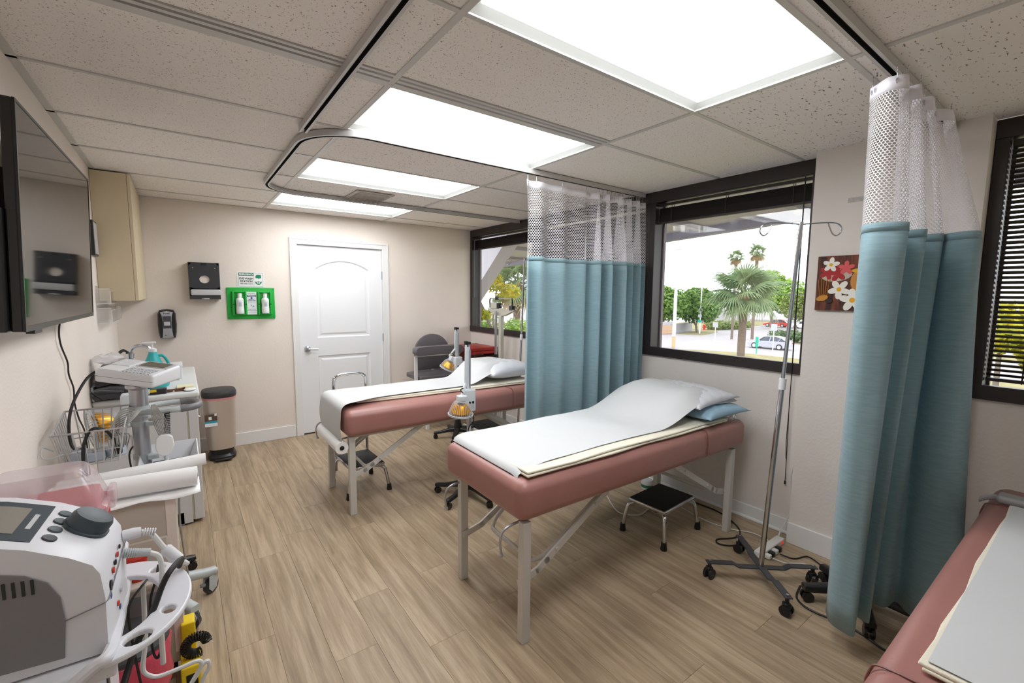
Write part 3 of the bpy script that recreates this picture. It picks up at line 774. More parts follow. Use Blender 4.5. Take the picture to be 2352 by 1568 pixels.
def curtain(name, label, top, mid, bot, zt_, zm, zb, hooks, sub=7, cell=(.019, .0108), wmul=1.55):
    n = len(top)
    base = V((sum(p[0] for p in bot)/n, sum(p[1] for p in bot)/n, zb))
    t = thing(name, base, label, 'curtain', group='hospital bay curtains')
    Tp, Md, Bt = (bez([(x, y, 0) for x, y in L_], sub) for L_ in (top, mid, bot)); N = len(Md)
    lens = [0]
    for a, b_ in zip(Md, Md[1:]): lens.append(lens[-1]+(b_-a).length)
    tot = lens[-1]
    def S(i, z):
        if z >= zm: k = (z-zm)/(zt_-zm); p = Md[i].lerp(Tp[i], k)
        else: k = (zm-z)/(zm-zb); k2 = k; p = Md[i].lerp(Bt[i], k2)
        return V((p.x, p.y, z))-base
    def SU(u, z):
        s = u*tot; lo = 0
        import bisect
        lo = min(N-2, max(0, bisect.bisect_right(lens, s)-1)); k = (s-lens[lo])/max(1e-9, lens[lo+1]-lens[lo])
        return S(lo, z).lerp(S(lo+1, z), k)
    # cloth
    zs = [zm+(zb-zm)*k/14 for k in range(15)]
    P = [[S(i, z)+V((0, 0, .0)) for i in range(N)] for z in zs]
    o = MB().grid(P).build('cloth', 'teal_fabric', t, smooth=80)
    uv = o.data.uv_layers.new(name='uv')
    for lp in o.data.loops:
        vi = lp.vertex_index; uv.data[lp.index].uv = (lens[vi % N], zs[vi//N])
    sd = o.modifiers.new('thick', 'SOLIDIFY'); sd.thickness = .0016; sd.offset = 0
    # hem
    P = [[S(i, zm+.012)+V((0, 0, 0)) for i in range(N)], [S(i, zm-.018) for i in range(N)]]
    hm = MB().grid(P).build('top_hem', 'teal_fabric', t, smooth=80); sd = hm.modifiers.new('thick', 'SOLIDIFY'); sd.thickness = .004; sd.offset = 0
    # netting: real strands
    zn = zt_-.045
    rows = int((zn-zm)/cell[1]); cols = int(tot/cell[0]); hw = .0009*wmul
    m_ = MB()
    for r_ in range(rows+1):
        z = zm+(zn-zm)*r_/rows; P = []
        A = []; B_ = []
        for c in range(cols*2+1):
            dz = .0022*(1 if ((c//1) % 2) else -1)*(1 if r_ % 2 else -1)
            p = SU(c/(cols*2), min(zn, max(zm, z+dz))); A.append(p+V((0, 0, hw))); B_.append(p-V((0, 0, hw)))
        m_.grid([A, B_])
        if r_ < rows:
            z2 = zm+(zn-zm)*(r_+1)/rows
            for c in range(cols):
                u = (c+(.5 if r_ % 2 else 0))/cols
                if u > 1: continue
                du = hw*1.15/tot
                m_.add([SU(max(0, u-du), z), SU(min(1, u+du), z), SU(min(1, u+du), z2), SU(max(0, u-du), z2)], [(0, 1, 2, 3)])
    ne = m_.build('netting', 'net', t, smooth=0); ne['kind'] = 'stuff'
    # header band
    P = [[S(i, zt_) for i in range(N)], [S(i, zt_-.022) for i in range(N)], [S(i, zn) for i in range(N)]]
    hd = MB().grid(P).build('header_band', 'header_band', t, smooth=80); sd = hd.modifiers.new('thick', 'SOLIDIFY'); sd.thickness = .003; sd.offset = 0
    for u in hooks:
        p = SU(u, zt_-.018); q = SU(u, zt_); tz = H-.04-base.z
        h_ = MB().tube([(p.x, p.y, p.z+.012), (q.x, q.y, (p.z+tz)/2), (q.x, q.y, tz)], .0012, 5)
        for k in range(4): h_.sphere((q.x, q.y, tz-(tz-p.z-.02)*k/4), .0035, 6)
        ho = h_.build('curtain_hook', 'chrome', t)
        pts = [p+V((.0075*cos(a*pi/5), 0, .0075*sin(a*pi/5))) for a in range(10)]
        MB().tube(pts, .0022, 5, closed=True).build('grommet', 'chrome', ho)
    return t
midM = [(-.05,.56),(.0,.63),(.07,.565),(.18,.635),(.29,.585),(.38,.635),(.50,.575),(.56,.64),(.62,.525),(.69,.68),(.72,.50),(.78,.67),(.865,.485),(.92,.69),(.985,.52),(1.03,.68),(1.09,.525),(1.14,.67),(1.192,.56)]
topM = [(x, .60+(y-.60)*(.35 if x < .55 else .45)) for x, y in midM]
botM = [(x-.01, .60+(y-.60)*1.1) for x, y in midM]
curtain('bay_curtain', 'teal bay curtain with netting top between the two full tables', topM, midM, botM, 2.312, 1.80, .26, [.01, .055, .16, .26, .345, .43]+[.48+.02*k for k in range(26)], wmul=1.8)
midR = [(.24,-1.19),(.06,-1.25),(.05,-1.32),(.12,-1.362),(.33,-1.265),(.36,-1.362),(.52,-1.26),(.57,-1.368),(.66,-1.33),(.565,-1.40),(.56,-1.475),(.75,-1.45),(.95,-1.38)]
topR = [(.12,-1.215),(.10,-1.24),(.065,-1.285),(.098,-1.327),(.20,-1.28),(.22,-1.335),(.35,-1.28),(.38,-1.337),(.53,-1.29),(.55,-1.32),(.62,-1.35),(.75,-1.30),(.95,-1.265)]
botR = [(.373,-1.14),(.305,-1.177),(.283,-1.225),(.293,-1.273),(.44,-1.215),(.44,-1.284),(.61,-1.20),(.62,-1.29),(.72,-1.31),(.66,-1.37),(.65,-1.45),(.67,-1.535),(.95,-1.46)]
curtain('bay_curtain', 'gathered teal bay curtain with netting top beside the pillar at right', topR, midR, botR, 2.305, 1.80, .115, [.04, .1, .17, .24, .30, .36, .43, .5, .56, .63, .7, .8, .9], cell=(.015, .0088), wmul=1.45)

# ================================================================== HEAT LAMPS
mat('lamp_white', (220, 226, 232), .35)
mat('lamp_blue', (178, 196, 214), .35)
def heat_lamp(name, loc, rz, label, zbox, ztop, head, htilt=(0, 0, 0), hdir=None, rad=.27, arm=True, legrot=0, boxrot=0):
    t = thing(name, loc, label, 'heat lamp', rz, 'heat lamps on wheeled stands')
    for k in range(5):
        a = 2*pi*k/5+legrot; d = V((cos(a), sin(a), 0)); s = V((-d.y, d.x, 0)); rs = []
        for r_, z, w_, h_ in ((.02, .095, .028, .045), (.10, .09, .024, .036), (rad-.06, .072, .018, .026), (rad, .068, .019, .026), (rad+.02, .066, .014, .018)):
            rs.append([d*r_+s*i*w_+V((0, 0, z+j*h_/2)) for i, j in ((-1,-1),(1,-1),(1,.5),(.6,1),(-.6,1),(-1,.5))])
        l = MB().rings(rs).build('base_leg', 'black_plastic', t, smooth=50)
        c_ = MB(); caster(c_, d.x*rad, d.y*rad, .024, .034, a+k); c_.cyl(d*rad+V((0,0,.024)), d*rad+V((0,0,.06)), .008, n=8)
        c_.build('caster', 'black_plastic', l)
    MB().lathe([(.05, .07), (.048, .12), (.036, .17), (.026, .25), (.022, .26)], (0,0,0), 14).build('hub', 'black_plastic', t)
    MB().box(-.0125, -.0125, .25, .0125, .0125, zbox-.13).build('post', 'lamp_white', t, smooth=0, bevel=.003)
    MB().lathe([(.019, zbox-.20), (.019, zbox-.135)], (0,0,0), 14).build('clamp', 'satin_metal', t)
    MB().box(-.008, -.008, zbox-.14, .008, .008, zbox-.08).build('inner_post', 'lamp_white', t, smooth=0)
    # control box
    b = MB().rbox(-.042, -.035, zbox-.085, .042, .035, zbox+.085, .01, 3).build('control_box', 'lamp_white', t, smooth=50)
    for k in (-1, 1): MB().cyl((k*.014, -.034, zbox-.012), (k*.014, -.040, zbox-.012), .009, n=12).build('knob', 'black_plastic', b)
    MB().box(-.026, -.0362, zbox-.06, .026, -.0345, zbox-.03).build('plate', 'light_grey', b, smooth=0)
    MB().box(.0415, -.02, zbox-.07, .0425, .02, zbox+.03).build('vent_slots', 'mid_grey', b, smooth=0)
    if arm:
        a_ = MB().bar((-.006, .012, zbox+.08), (-.012, .012, ztop), .018, .022, up=(0, 1, 0)).bar((.014, .012, zbox+.08), (.006, .012, ztop-.02), .012, .014, up=(0, 1, 0))
        a_.bar((-.022, -.006, zbox+.10), (-.02, -.006, ztop-.01), .008, .012, up=(0, 1, 0))
        ar = a_.build('spring_arm', 'lamp_white', t, smooth=0)
        MB().box(-.03, -.012, ztop-.03, -.012, .022, ztop+.012).box(-.012, -.01, ztop-.012, .012, .02, ztop+.004).cyl((-.032, .005, ztop), (.016, .005, ztop), .008, n=8).build('elbow', 'black_plastic', ar)
        MB().tube([(.008, -.004, zbox+.09), (.009, -.004, ztop-.05)], .005, 8).build('spring', 'satin_metal', ar)
        MB().bar((-.032, -.012, ztop-.015), (-.038, -.014, head[2]+.20), .012, .014, up=(0, 1, 0)).bar((-.038, -.014, head[2]+.205), V(head)+V((.012, .0, .125)), .014, .02, up=(0, 1, 0)).build('lower_arm', 'lamp_white', ar, smooth=0)
    # lamp head (local frame: axis z, opening down)
    M = Matrix.Translation(V(head)) @ Matrix.Rotation(htilt[2], 4, 'Z') @ Matrix.Rotation(htilt[0], 4, 'X') @ Matrix.Rotation(htilt[1], 4, 'Y')
    if hdir: M = Matrix.Translation(V(head)) @ V((0, 0, -1)).rotation_difference(V(hdir).normalized()).to_matrix().to_4x4()
    m_ = MB()
    rr = .092
    prof = [(.034, .085), (.052, .080), (.066, .06), (.078, .03), (.088, .0), (.092, -.008)]
    nr = 34
    for k in range(nr):
        a = 2*pi*k/nr; m_.tube([(r_*cos(a), r_*sin(a), z) for r_, z in prof], .0010, 4)
    for r_, z in ((.092, -.009), (.0905, -.018), (.036, .086)): m_.tube([(r_*cos(a*pi/16), r_*sin(a*pi/16), z) for a in range(32)], .003, 6, closed=True)
    for k in range(-9, 10):
        x = k*.0095; y = sqrt(max(0, .09**2-x*x)); m_.tube([(x, -y, -.02), (x, y, -.02)], .0012, 4)
    m_.xf(M); g = m_.build('grille', 'lamp_white', t, smooth=60)
    MB().lathe([(.03, .066), (.05, .060), (.066, .035), (.077, .004), (.073, .002), (.062, .033), (.04, .056)], (0,0,0), 24, caps=False).xf(M).build('reflector', 'gold', t)
    MB().lathe([(.001, .022), (.052, .022), (.052, .028), (.001, .028)], (0,0,0), 24, caps=False).xf(M).build('heat_plate', 'mid_grey', t)
    MB().rbox(-.034, -.026, .084, .034, .026, .13, .008, 2).xf(M).build('head_block', 'lamp_white', g, smooth=50)
    MB().tube(bez([V(head)+V((.03, 0, .13)), V(head)+V((.0, 0, .17)), V((-.03, -.01, zbox+.1))], 6), .004, 6).build('lead', 'cable_black', t)
    MB().tube(bez([(.01, -.03, zbox-.08), (.02, -.035, zbox-.16), (-.018, -.03, zbox-.2), (-.022, -.02, zbox-.3), (.02, .01, .25), (.04, .06, .1)], 6), .004, 6).build('mains_lead', 'cable_black', t)
    return t
heat_lamp('heat_lamp', (-.225, 1.045, 0), 0, 'heat lamp with gold reflector between the two full tables', .755, 1.19, (-.10, -.05, -.0+.685), (.08, .03, 0), rad=.255, legrot=3.55)
heat_lamp('heat_lamp', (.415, 2.35, 0), 0, 'heat lamp beyond the far table in front of the grey chair', .80, 1.19, (-.075, .07, .765), (.25, .35, 0), rad=.24, legrot=2.75)

# ================================================================== CHAIR
mat('grey_vinyl', (104, 100, 104), .45, var=.06, vs=8, bump=.1, bs=120)
mat('chair_white', (226, 226, 226), .4)
t = thing('armchair', (.42, 2.98, 0), 'grey padded chair with rounded back and front arm pad in the corner', 'chair')
MB().rbox(-.24, -.2, .565, .30, .2, .625, .02, 3).build('seat', 'grey_vinyl', t, smooth=60)
pr = [(-.225, .63), (.225, .63)]+[(.225*cos(R(a)), .86+.205*sin(R(a))) for a in range(0, 181, 12)]
m_ = MB(); rs = []
for s_, y in ((.93, .165), (1, .172), (1, .205), (.93, .215)):
    rs.append([(.095+x*s_, y, .84+(z-.84)*(1-(1-s_)*.9)) for x, z in pr])
m_.rings(rs).build('backrest', 'grey_vinyl', t, smooth=50)
P = [(-.31, -.19), (-.295, -.235), (-.12, -.205), (.02, -.20), (.18, -.22), (.30, -.235), (.31, -.15), (.30, -.105), (.1, -.095), (-.12, -.10), (-.29, -.11)]
m_ = MB(); rs = []
for s_, z in ((.9, .862), (1, .885), (1, .935), (.9, .957)):
    rs.append([(x*s_, -.165+(y+.165)*s_, z) for x, y in P])
m_.rings(rs).build('arm_pad', 'grey_vinyl', t, smooth=60)
MB().bar((-.27, -.165, .855), (.28, -.165, .855), .05, .012).build('arm_rail', 'chair_white', t, smooth=0)
MB().bar((-.265, -.14, .85), (-.265, -.14, .56), .032, .03).build('arm_post', 'chair_white', t, smooth=0)
MB().bar((.27, -.14, .85), (.27, -.14, .56), .032, .03).build('arm_post', 'chair_white', t, smooth=0)
for sx in (-.145, .25):
    for sy in (-.17, .17):
        MB().box(sx-.018, sy-.018, 0, sx+.018, sy+.018, .565).build('leg', 'chair_white', t, smooth=0, bevel=.003)
for sy in (-.17, .17): MB().box(-.127, sy-.012, .06, .232, sy+.012, .09).build('stretcher', 'chair_white', t, smooth=0)
MB().box(.078, .17, .5, .112, .2, .9).build('back_bracket', 'chair_white', t, smooth=0)
# white wall disc
tag(MB().lathe([(.001, -.012), (.04, -.012), (.048, -.004), (.048, 0), (.001, 0)], (.80, YB-.0005, .94), 24, 'y').build('door_stop', 'white_plastic'), 'round white wall bumper behind the grey chair', 'wall bumper')

# ================================================================== RED CASE ON SIDE TABLE
mat('red_case', (172, 44, 36), .4, var=.25, vs=9)
mat('brown_wood', (112, 62, 42), .5, var=.25, vs=14, stretch=(1, 6, 1))
t = thing('side_table', (.945, 2.90, 0), 'small white side table with a brown drawer box in the corner', 'table')
MB().box(-.2, -.25, .735, .2, .25, .757).build('table_top', 'white_plastic', t, smooth=0, bevel=.003)
for sx in (-.18, .18):
    for sy in (-.23, .23): MB().box(sx-.015, sy-.015, 0, sx+.015, sy+.015, .735).build('leg', 'white_plastic', t, smooth=0)
t = thing('wooden_stand', (.945, 2.90, .757), 'brown wooden riser holding the red case', 'riser')
MB().box(-.19, -.24, 0, .19, .24, .03).box(-.16, -.245, .03, .16, -.235, .055).build('board', 'brown_wood', t, smooth=0)
MB().prism([(-.24, .03), (.0, .03), (.20, .085), (-.24, .085)], .165, .185, 'x').cyl((.184, -.15, .055), (.19, -.15, .055), .01, n=10).build('side_cheek', 'brown_wood', t, smooth=0)
MB().prism([(-.24, .03), (.0, .03), (.20, .085), (-.24, .085)], -.185, -.165, 'x').build('side_cheek', 'brown_wood', t, smooth=0)
t = thing('red_case', (.945, 2.90, .8425), 'flat red lidded case on the brown wooden riser', 'case')
MB().rbox(-.198, -.248, 0, .198, .248, .034, .005, 2).build('base', 'red_case', t, smooth=50)
MB().rbox(-.2, -.25, .037, .2, .25, .075, .006, 2).build('lid', 'red_case', t, smooth=50)
MB().box(-.2005, -.08, .022, -.198, -.04, .05).box(-.2005, .06, .022, -.198, .1, .05).build('latch', 'black_plastic', t, smooth=0)

# ================================================================== PHYSICIAN SCALE
mat('scale_beige', (206, 204, 190), .4)
t = thing('beam_scale', (1.0, 2.44, 0), 'beige upright beam scale with black platform at the far window', 'scale')
MB().rbox(-.38, -.2, .012, .06, .16, .06, .012, 2).build('platform', 'scale_beige', t, smooth=50)
MB().rbox(-.36, -.19, .058, -.02, .15, .066, .004, 2).build('platform_mat', 'black_rubber', t, smooth=50)
for sx in (-.33, .02):
    for sy in (-.15, .11): MB().cyl((sx, sy, 0), (sx, sy, .015), .018, n=10).build('foot', 'black_rubber', t)
MB().rbox(.0, -.05, .06, .05, .0, 1.30, .008, 2).build('column', 'scale_beige', t, smooth=50)
MB().box(-.035, -.005, .06, -.013, .022, 1.36).build('height_rod', 'satin_metal', t, smooth=0, bevel=.002)
MB().box(-.04, -.012, .8, -.008, .028, .86).build('rod_collar', 'black_plastic', t, smooth=0)
pr = [(-.30, 1.385), (.235, 1.385), (.215, 1.365), (.10, 1.315), (-.05, 1.30), (-.13, 1.315), (-.28, 1.368)]
MB().prism([(y, z) for y, z in pr], .005, .045, 'x').build('beam_tray', 'scale_beige', t, smooth=0, bevel=.004)
MB().rbox(-.005, .03, 1.385, .04, .16, 1.455, .006, 2).build('beam_housing', 'scale_beige', t, smooth=50)
b = MB().box(.015, -.25, 1.497, .03, .20, 1.51).box(.015, -.24, 1.418, .03, .15, 1.43).build('beam', 'satin_metal', t, smooth=0)
MB().box(.0, -.015, 1.392, .038, .06, 1.452).build('poise', 'black_plastic', b, smooth=0, bevel=.003)
MB().box(.004, .035, 1.488, .034, .07, 1.518).build('small_poise', 'black_plastic', b, smooth=0, bevel=.003)
MB().box(-.002, -.27, 1.375, .04, -.21, 1.425).build('weight', 'dark_grey', b, smooth=0, bevel=.003)
for y in (-.235, .195): MB().tube(bez([(.022, y, 1.51), (.022, y+(.012 if y > 0 else -.012), 1.47), (.022, y, 1.395)], 5), .009, 8).build('beam_end', 'black_plastic', t)

# ================================================================== THINGS ON THE BACK WALL
mat('dispenser_dark', (52, 53, 58), .4, var=.08, vs=30)
# paper towel dispenser
t = thing('towel_dispenser', (-1.75, YB, 1.482), 'dark grey paper towel dispenser with round window and white towels', 'towel dispenser')
W_, H_ = .24, .34
circ = [(.04*cos(R(a)), .185+.036*sin(R(a))) for a in range(0, 360, 15)]
m_ = MB(); fr = -.105
# front plate with a hole
outer = []
for a in range(0, 360, 15):
    c, s = cos(R(a)), sin(R(a)); k = min((W_/2)/max(abs(c), 1e-6), (.155 if s > 0 else .085)/max(abs(s), 1e-6)); outer.append((c*k, .185+s*k))
n = 24
vs = [(x, fr, z) for x, z in circ]+[(x, fr, z) for x, z in outer]+[(x, fr+.012, z) for x, z in circ]
m_.add(vs, [(k, n+k, n+(k+1) % n, (k+1) % n) for k in range(n)]+[(k, (k+1) % n, 2*n+(k+1) % n, 2*n+k) for k in range(n)])
m_.box(-W_/2, fr+.0005, .0, -W_/2+.004, -.001, H_).box(W_/2-.004, fr+.0005, .0, W_/2, -.001, H_).box(-W_/2, fr+.0005, H_-.004, W_/2, -.001, H_).box(-W_/2, -.012, 0, W_/2, -.001, H_)
m_.build('housing', 'dispenser_dark', t, smooth=0)
MB().box(-.07, fr+.013, .12, .07, fr+.06, .26).build('towel_stack', 'wall_paint', t, smooth=0)
MB().rbox(-W_/2+.008, fr-.006, .035, W_/2+.006, -.02, .092, .012, 3).build('towel_tray', 'light_grey', t, smooth=50)
MB().box(-W_/2, fr-.004, 0, W_/2, -.012, .03).build('outlet', 'dispenser_dark', t, smooth=0, bevel=.003)
MB().lathe([(.001, 0), (.032, 0), (.028, .004)], (0, fr-.003, .004), 16).build('towel_tip', 'paper', t)
for x in (-.085, .085): MB().cyl((x, fr-.002, .29), (x, fr+.001, .29), .005, n=8).build('screw', 'screw', t)
MB().box(-.02, fr-.003, .315, .02, fr, .338).build('catch', 'black_plastic', t, smooth=0)
# soap dispenser
mat('silver_plastic', (176, 176, 180), .35, metal=.2); mat('smoke', (72, 72, 76), .2)
t = thing('soap_dispenser', (-2.05, YB, 1.13), 'black and silver hand sanitizer dispenser on the back wall', 'soap dispenser')
pr = [(-.058, .0), (-.066, .05), (-.070, .12), (-.066, .22), (-.05, .255), (0, .262), (.05, .255), (.066, .22), (.070, .12), (.066, .05), (.058, .0), (0, -.008)]
m_ = MB(); rs = []
for s_, y in ((1, -.001), (1, -.06), (.95, -.09), (.86, -.1)): rs.append([(x*s_, y, .127+(z-.127)*(1-(1-s_)*.6)) for x, z in pr])
m_.rings(rs).build('housing', 'black_plastic', t, smooth=50)
pr2 = [(-.040, .005), (-.034, .06), (-.031, .13), (-.036, .2), (-.047, .236), (0, .246), (.047, .236), (.036, .2), (.031, .13), (.034, .06), (.040, .005), (0, -.002)]
m_ = MB(); rs = []
for s_, y in ((1, -.098), (1, -.104), (.93, -.107)): rs.append([(x*s_, y, .125+(z-.125)*(1-(1-s_)*.4)) for x, z in pr2])
m_.rings(rs).build('front_cover', 'silver_plastic', t, smooth=50)
MB().rbox(-.03, -.1105, .09, .03, -.106, .2, .002, 2).build('refill_window', 'smoke', t, smooth=0)
MB().rbox(-.022, -.1115, .115, .022, -.1100, .15, .0007, 1).build('gel_level', 'light_grey', t, smooth=0)
mat('logo_blue', (40, 44, 110), .5)
MB().box(-.026, -.1095, .213, .026, -.1068, .236).build('logo_plate', 'light_grey', t, smooth=0)
text('logo_text', 'Purell', .02, 'logo_blue', t, (0, -.1100, .224), (pi/2, 0, 0), bold=.0006)
MB().box(-.02, -.1085, .024, -.012, -.1065, .032).build('sensor', 'black_plastic', t, smooth=0)
# eye wash station
mat('eyewash_green', (24, 176, 62), .4); mat('sign_green', (18, 128, 88), .5); mat('sign_white', (240, 242, 242), .5); mat('ink_black', (34, 36, 40), .6); mat('bottle_white', (226, 234, 232), .35); mat('label_pale', (236, 240, 242), .5); mat('ink_grey', (120, 130, 150), .6); mat('ink_blue', (40, 74, 140), .6)
t = thing('eye_wash_station', (-1.367, YB, 1.285), 'bright green wall board holding two eye wash bottles', 'eye wash station')
MB().rbox(-.21, -.014, 0, .21, -.001, .312, .006, 3).build('backboard', 'eyewash_green', t, smooth=50)
MB().rbox(-.172, -.03, .035, .172, -.013, .275, .012, 3).build('raised_panel', 'eyewash_green', t, smooth=50)
for x in (-.105, .115):
    m_ = MB().box(x-.062, -.052, .042, x-.044, -.029, .272).box(x+.044, -.052, .042, x+.062, -.029, .272).box(x-.044, -.052, .042, x+.044, -.029, .055).box(x-.044, -.05, .262, x+.044, -.029, .272)
    m_.build('bottle_bay', 'eyewash_green', t, smooth=0, bevel=.005)
    for sx in (-1, 1): MB().cyl((x+sx*.053, -.051, .148), (x+sx*.053, -.054, .148), .006, n=8).build('rivet', 'black_plastic', t)
for x in (-.195, .195):
    for z in (.016, .296): MB().cyl((x, -.0135, z), (x, -.016, z), .006, n=8).build('screw', 'sign_green', t)
for k, x in enumerate((-.105, .115)):
    b = thing('eye_wash_bottle', (-1.367+x, YB-.063, 1.285+.056), ('left' if k == 0 else 'right')+' one of two white eye wash bottles in the green board', 'bottle', group='eye wash bottles')
    MB().lathe([(.001, 0), (.033, 0), (.0345, .006), (.034, .05), (.0315, .085), (.034, .12), (.034, .135), (.028, .15), (.016, .158), (.015, .162)], (0,0,0), 20).build('bottle_body', 'bottle_white', b)
    MB().lathe([(.0185, .162), (.0185, .186), (.0175, .192), (.0175, .2), (.001, .2)], (0,0,0), 16).build('cap', 'soft_white', b)
    lb = MB()
    rs = []
    for z in (.02, .05, .085, .115):
        r_ = {.02: .0349, .05: .0345, .085: .032, .115: .0345}[z]
        rs.append([(r_*cos(R(a)), r_*sin(R(a)), z) for a in range(-160, -19, 10)])
    lb.grid(rs).build('label', 'label_pale', b, smooth=80)
    for q, (z, w_) in enumerate(((.108, .024), (.098, .03), (.09, .026), (.082, .03), (.074, .022))):
        MB().box(-w_/2, -.0357, z-.001, w_/2, -.0345, z+.001).build('print_line', 'ink_grey', b, smooth=0)
MB().box(-.043, -.032, .045, .043, -.0295, .270).build('instruction_card', 'label_pale', t, smooth=0)
MB().box(-.04, -.0325, .222, .04, -.0318, .238).build('card_bar', 'ink_blue', t, smooth=0)
text('card_text', 'Wash Station', .0125, 'sign_white', t, (0, -.0328, .23), (pi/2, 0, 0), bold=.0003)
text('card_text', 'MEDI-FIRST', .013, 'ink_grey', t, (0, -.0328, .252), (pi/2, 0, 0))
text('card_text', 'EMERGENCY', .009, 'ink_blue', t, (0, -.0328, .195), (pi/2, 0, 0), bold=.0003)
text('card_text', 'EYE/FACE WASH', .009, 'ink_blue', t, (0, -.0328, .184), (pi/2, 0, 0), bold=.0003)
MB().lathe([(.001, 0), (.009, 0), (.009, .0006)], (0, -.0326, .209), 14, 'y').build('card_mark', 'ink_blue', t)
for z in (.172, .166, .160, .10, .094, .07, .062): MB().box(-.034, -.0324, z, .034, -.0319, z+.0012).build('print_line', 'ink_grey', t, smooth=0)
MB().box(-.04, -.0324, .082, .04, -.0319, .085).build('print_line', 'ink_blue', t, smooth=0)
MB().box(-.01, -.0324, .128, -.004, -.0319, .142).box(.006, -.0324, .124, .02, -.0319, .132).build('pictogram', 'ink_blue', t, smooth=0)
# emergency sign
t = thing('safety_sign', (-1.362, YB, 1.600), 'white and green emergency eye wash station sign', 'sign')
MB().box(-.118, -.003, 0, .118, -.0005, .152).build('sign_plate', 'sign_white', t, smooth=0)
m_ = MB()
for (x0, z0, x1, z1) in ((-.106, .006, .106, .0075), (-.106, .1425, .106, .144), (-.106, .006, -.1045, .144), (.1045, .006, .106, .144), (.026, .006, .0272, .144)): m_.box(x0, -.0036, z0, x1, -.0028, z1)
m_.build('sign_border', 'ink_black', t, smooth=0)
MB().box(-.104, -.0036, .114, .0255, -.0028, .142).build('sign_header', 'sign_green', t, smooth=0)
text('sign_text', 'EMERGENCY', .0225, 'sign_white', t, (-.039, -.004, .1275), (pi/2, 0, 0), bold=.0007, sx=.95)
text('sign_text', 'EYE WASH', .026, 'ink_black', t, (-.039, -.004, .086), (pi/2, 0, 0), bold=.0007, sx=.98)
text('sign_text', 'STATION', .026, 'ink_black', t, (-.039, -.004, .058), (pi/2, 0, 0), bold=.0007, sx=.98)
text('sign_text', 'KEEP AREA CLEAR', .0135, 'ink_black', t, (-.039, -.004, .035), (pi/2, 0, 0), bold=.0003)
hd = [(.040, .105), (.046, .122), (.06, .126), (.09, .126), (.092, .092), (.078, .092), (.07, .083), (.064, .092), (.044, .092)]
MB().prism(hd, -.0038, -.0028, 'y').build('pictogram', 'sign_green', t, smooth=0)
bowl = [(.066+.03*cos(R(a)), .06+.034*sin(R(a))) for a in range(180, 361, 15)]+[(.082, .056), (.066, .062), (.05, .056)]
MB().prism(bowl, -.0038, -.0028, 'y').build('pictogram', 'sign_green', t, smooth=0)
MB().prism([(.066+.016*cos(R(a)), .046+.008*sin(R(a))) for a in range(0, 360, 20)], -.0044, -.0037, 'y').build('pictogram', 'sign_white', t, smooth=0)
MB().prism([(.066+.005*cos(R(a)), .046+.005*sin(R(a))) for a in range(0, 360, 30)], -.0050, -.0043, 'y').build('pictogram', 'sign_green', t, smooth=0)
# step bin
mat('bin_steel', (208, 195, 183), .36, metal=.5, stretch=(1, 1, 30), bump=.05, bs=80)
mat('bin_lid', (52, 52, 54), .5); mat('pink_bag', (226, 150, 150), .5)
t = thing('step_bin', (-1.70, 3.13, 0), 'tapered steel step bin with dark lid beside the cabinet', 'trash can')
def dshape(w_, d_, z, k=1): return [(w_/2*(1 if abs(cos(R(a))) > 1 else math.copysign(abs(cos(R(a)))**.62, cos(R(a)))), d_/2*math.copysign(abs(sin(R(a)))**.75, sin(R(a))), z) for a in range(0, 360, 12)]
MB().rings([dshape(.225, .25, .10), dshape(.262, .285, .575)]).build('bin_body', 'bin_steel', t, smooth=50)
MB().rings([dshape(.225, .27, .0), dshape(.23, .28, .03), dshape(.2, .23, .05), dshape(.2, .23, .10)]).build('bin_base', 'black_plastic', t, smooth=50)
MB().rbox(-.07, -.19, .012, .07, -.12, .03, .008, 2).build('pedal', 'black_plastic', t, smooth=50)
MB().rings([dshape(.268, .29, .568), dshape(.274, .296, .588)]).build('bag_edge', 'pink_bag', t, smooth=50)
MB().rings([dshape(.272, .295, .585), dshape(.28, .305, .60), dshape(.28, .305, .625), dshape(.262, .285, .645), dshape(.2, .22, .652)]).build('lid', 'bin_lid', t, smooth=50)
mat('label_brown', (92, 70, 58), .5); mat('label_cyan', (56, 160, 184), .5)

MB().box(-.125, -.1440, .385, -.03, -.1425, .445).build('label_photo', 'label_brown', t, smooth=0)
MB().box(-.125, -.1440, .365, -.03, -.1425, .385).build('label_band', 'label_cyan', t, smooth=0)
MB().box(-.125, -.1440, .335, -.03, -.1425, .365).box(-.05, -.1448, .43, -.032, -.1438, .452).box(-.095, -.1448, .395, -.072, -.1438, .425).build('label_base', 'label_pale', t, smooth=0)

# ================================================================== CANVAS ON THE PILLAR
def canvas_mat():
    m = bpy.data.materials.new('canvas_art'); m.use_nodes = True; nt = m.node_tree; b = nt.nodes['Principled BSDF']; L = nt.links.new
    tc = nt.nodes.new('ShaderNodeTexCoord'); mp = nt.nodes.new('ShaderNodeMapping'); mp.inputs['Scale'].default_value = (1, 30, 3); L(tc.outputs['Object'], mp.inputs[0])
    n = nd(nt, 'ShaderNodeTexNoise', Scale=1.2, Detail=3.0); L(mp.outputs[0], n.inputs[0])
    r = nt.nodes.new('ShaderNodeValToRGB'); L(n.outputs[0], r.inputs[0]); e = r.color_ramp.elements
    e[0].position = .38; e[0].color = lin((52, 22, 16)); e[1].position = .62; e[1].color = lin((124, 58, 30))
    L(r.outputs[0], b.inputs['Base Color']); b.inputs['Roughness'].default_value = .6; MATS['canvas_art'] = m
canvas_mat()
for nme, c_ in (('art_white', (246, 242, 232)), ('art_yellow', (236, 178, 40)), ('art_red', (176, 32, 38)), ('art_pink', (226, 92, 92)), ('art_candle', (206, 140, 62)), ('art_stone', (44, 28, 26)), ('art_bowl', (200, 188, 168)), ('art_straw', (206, 142, 52))): mat(nme, c_, .6)
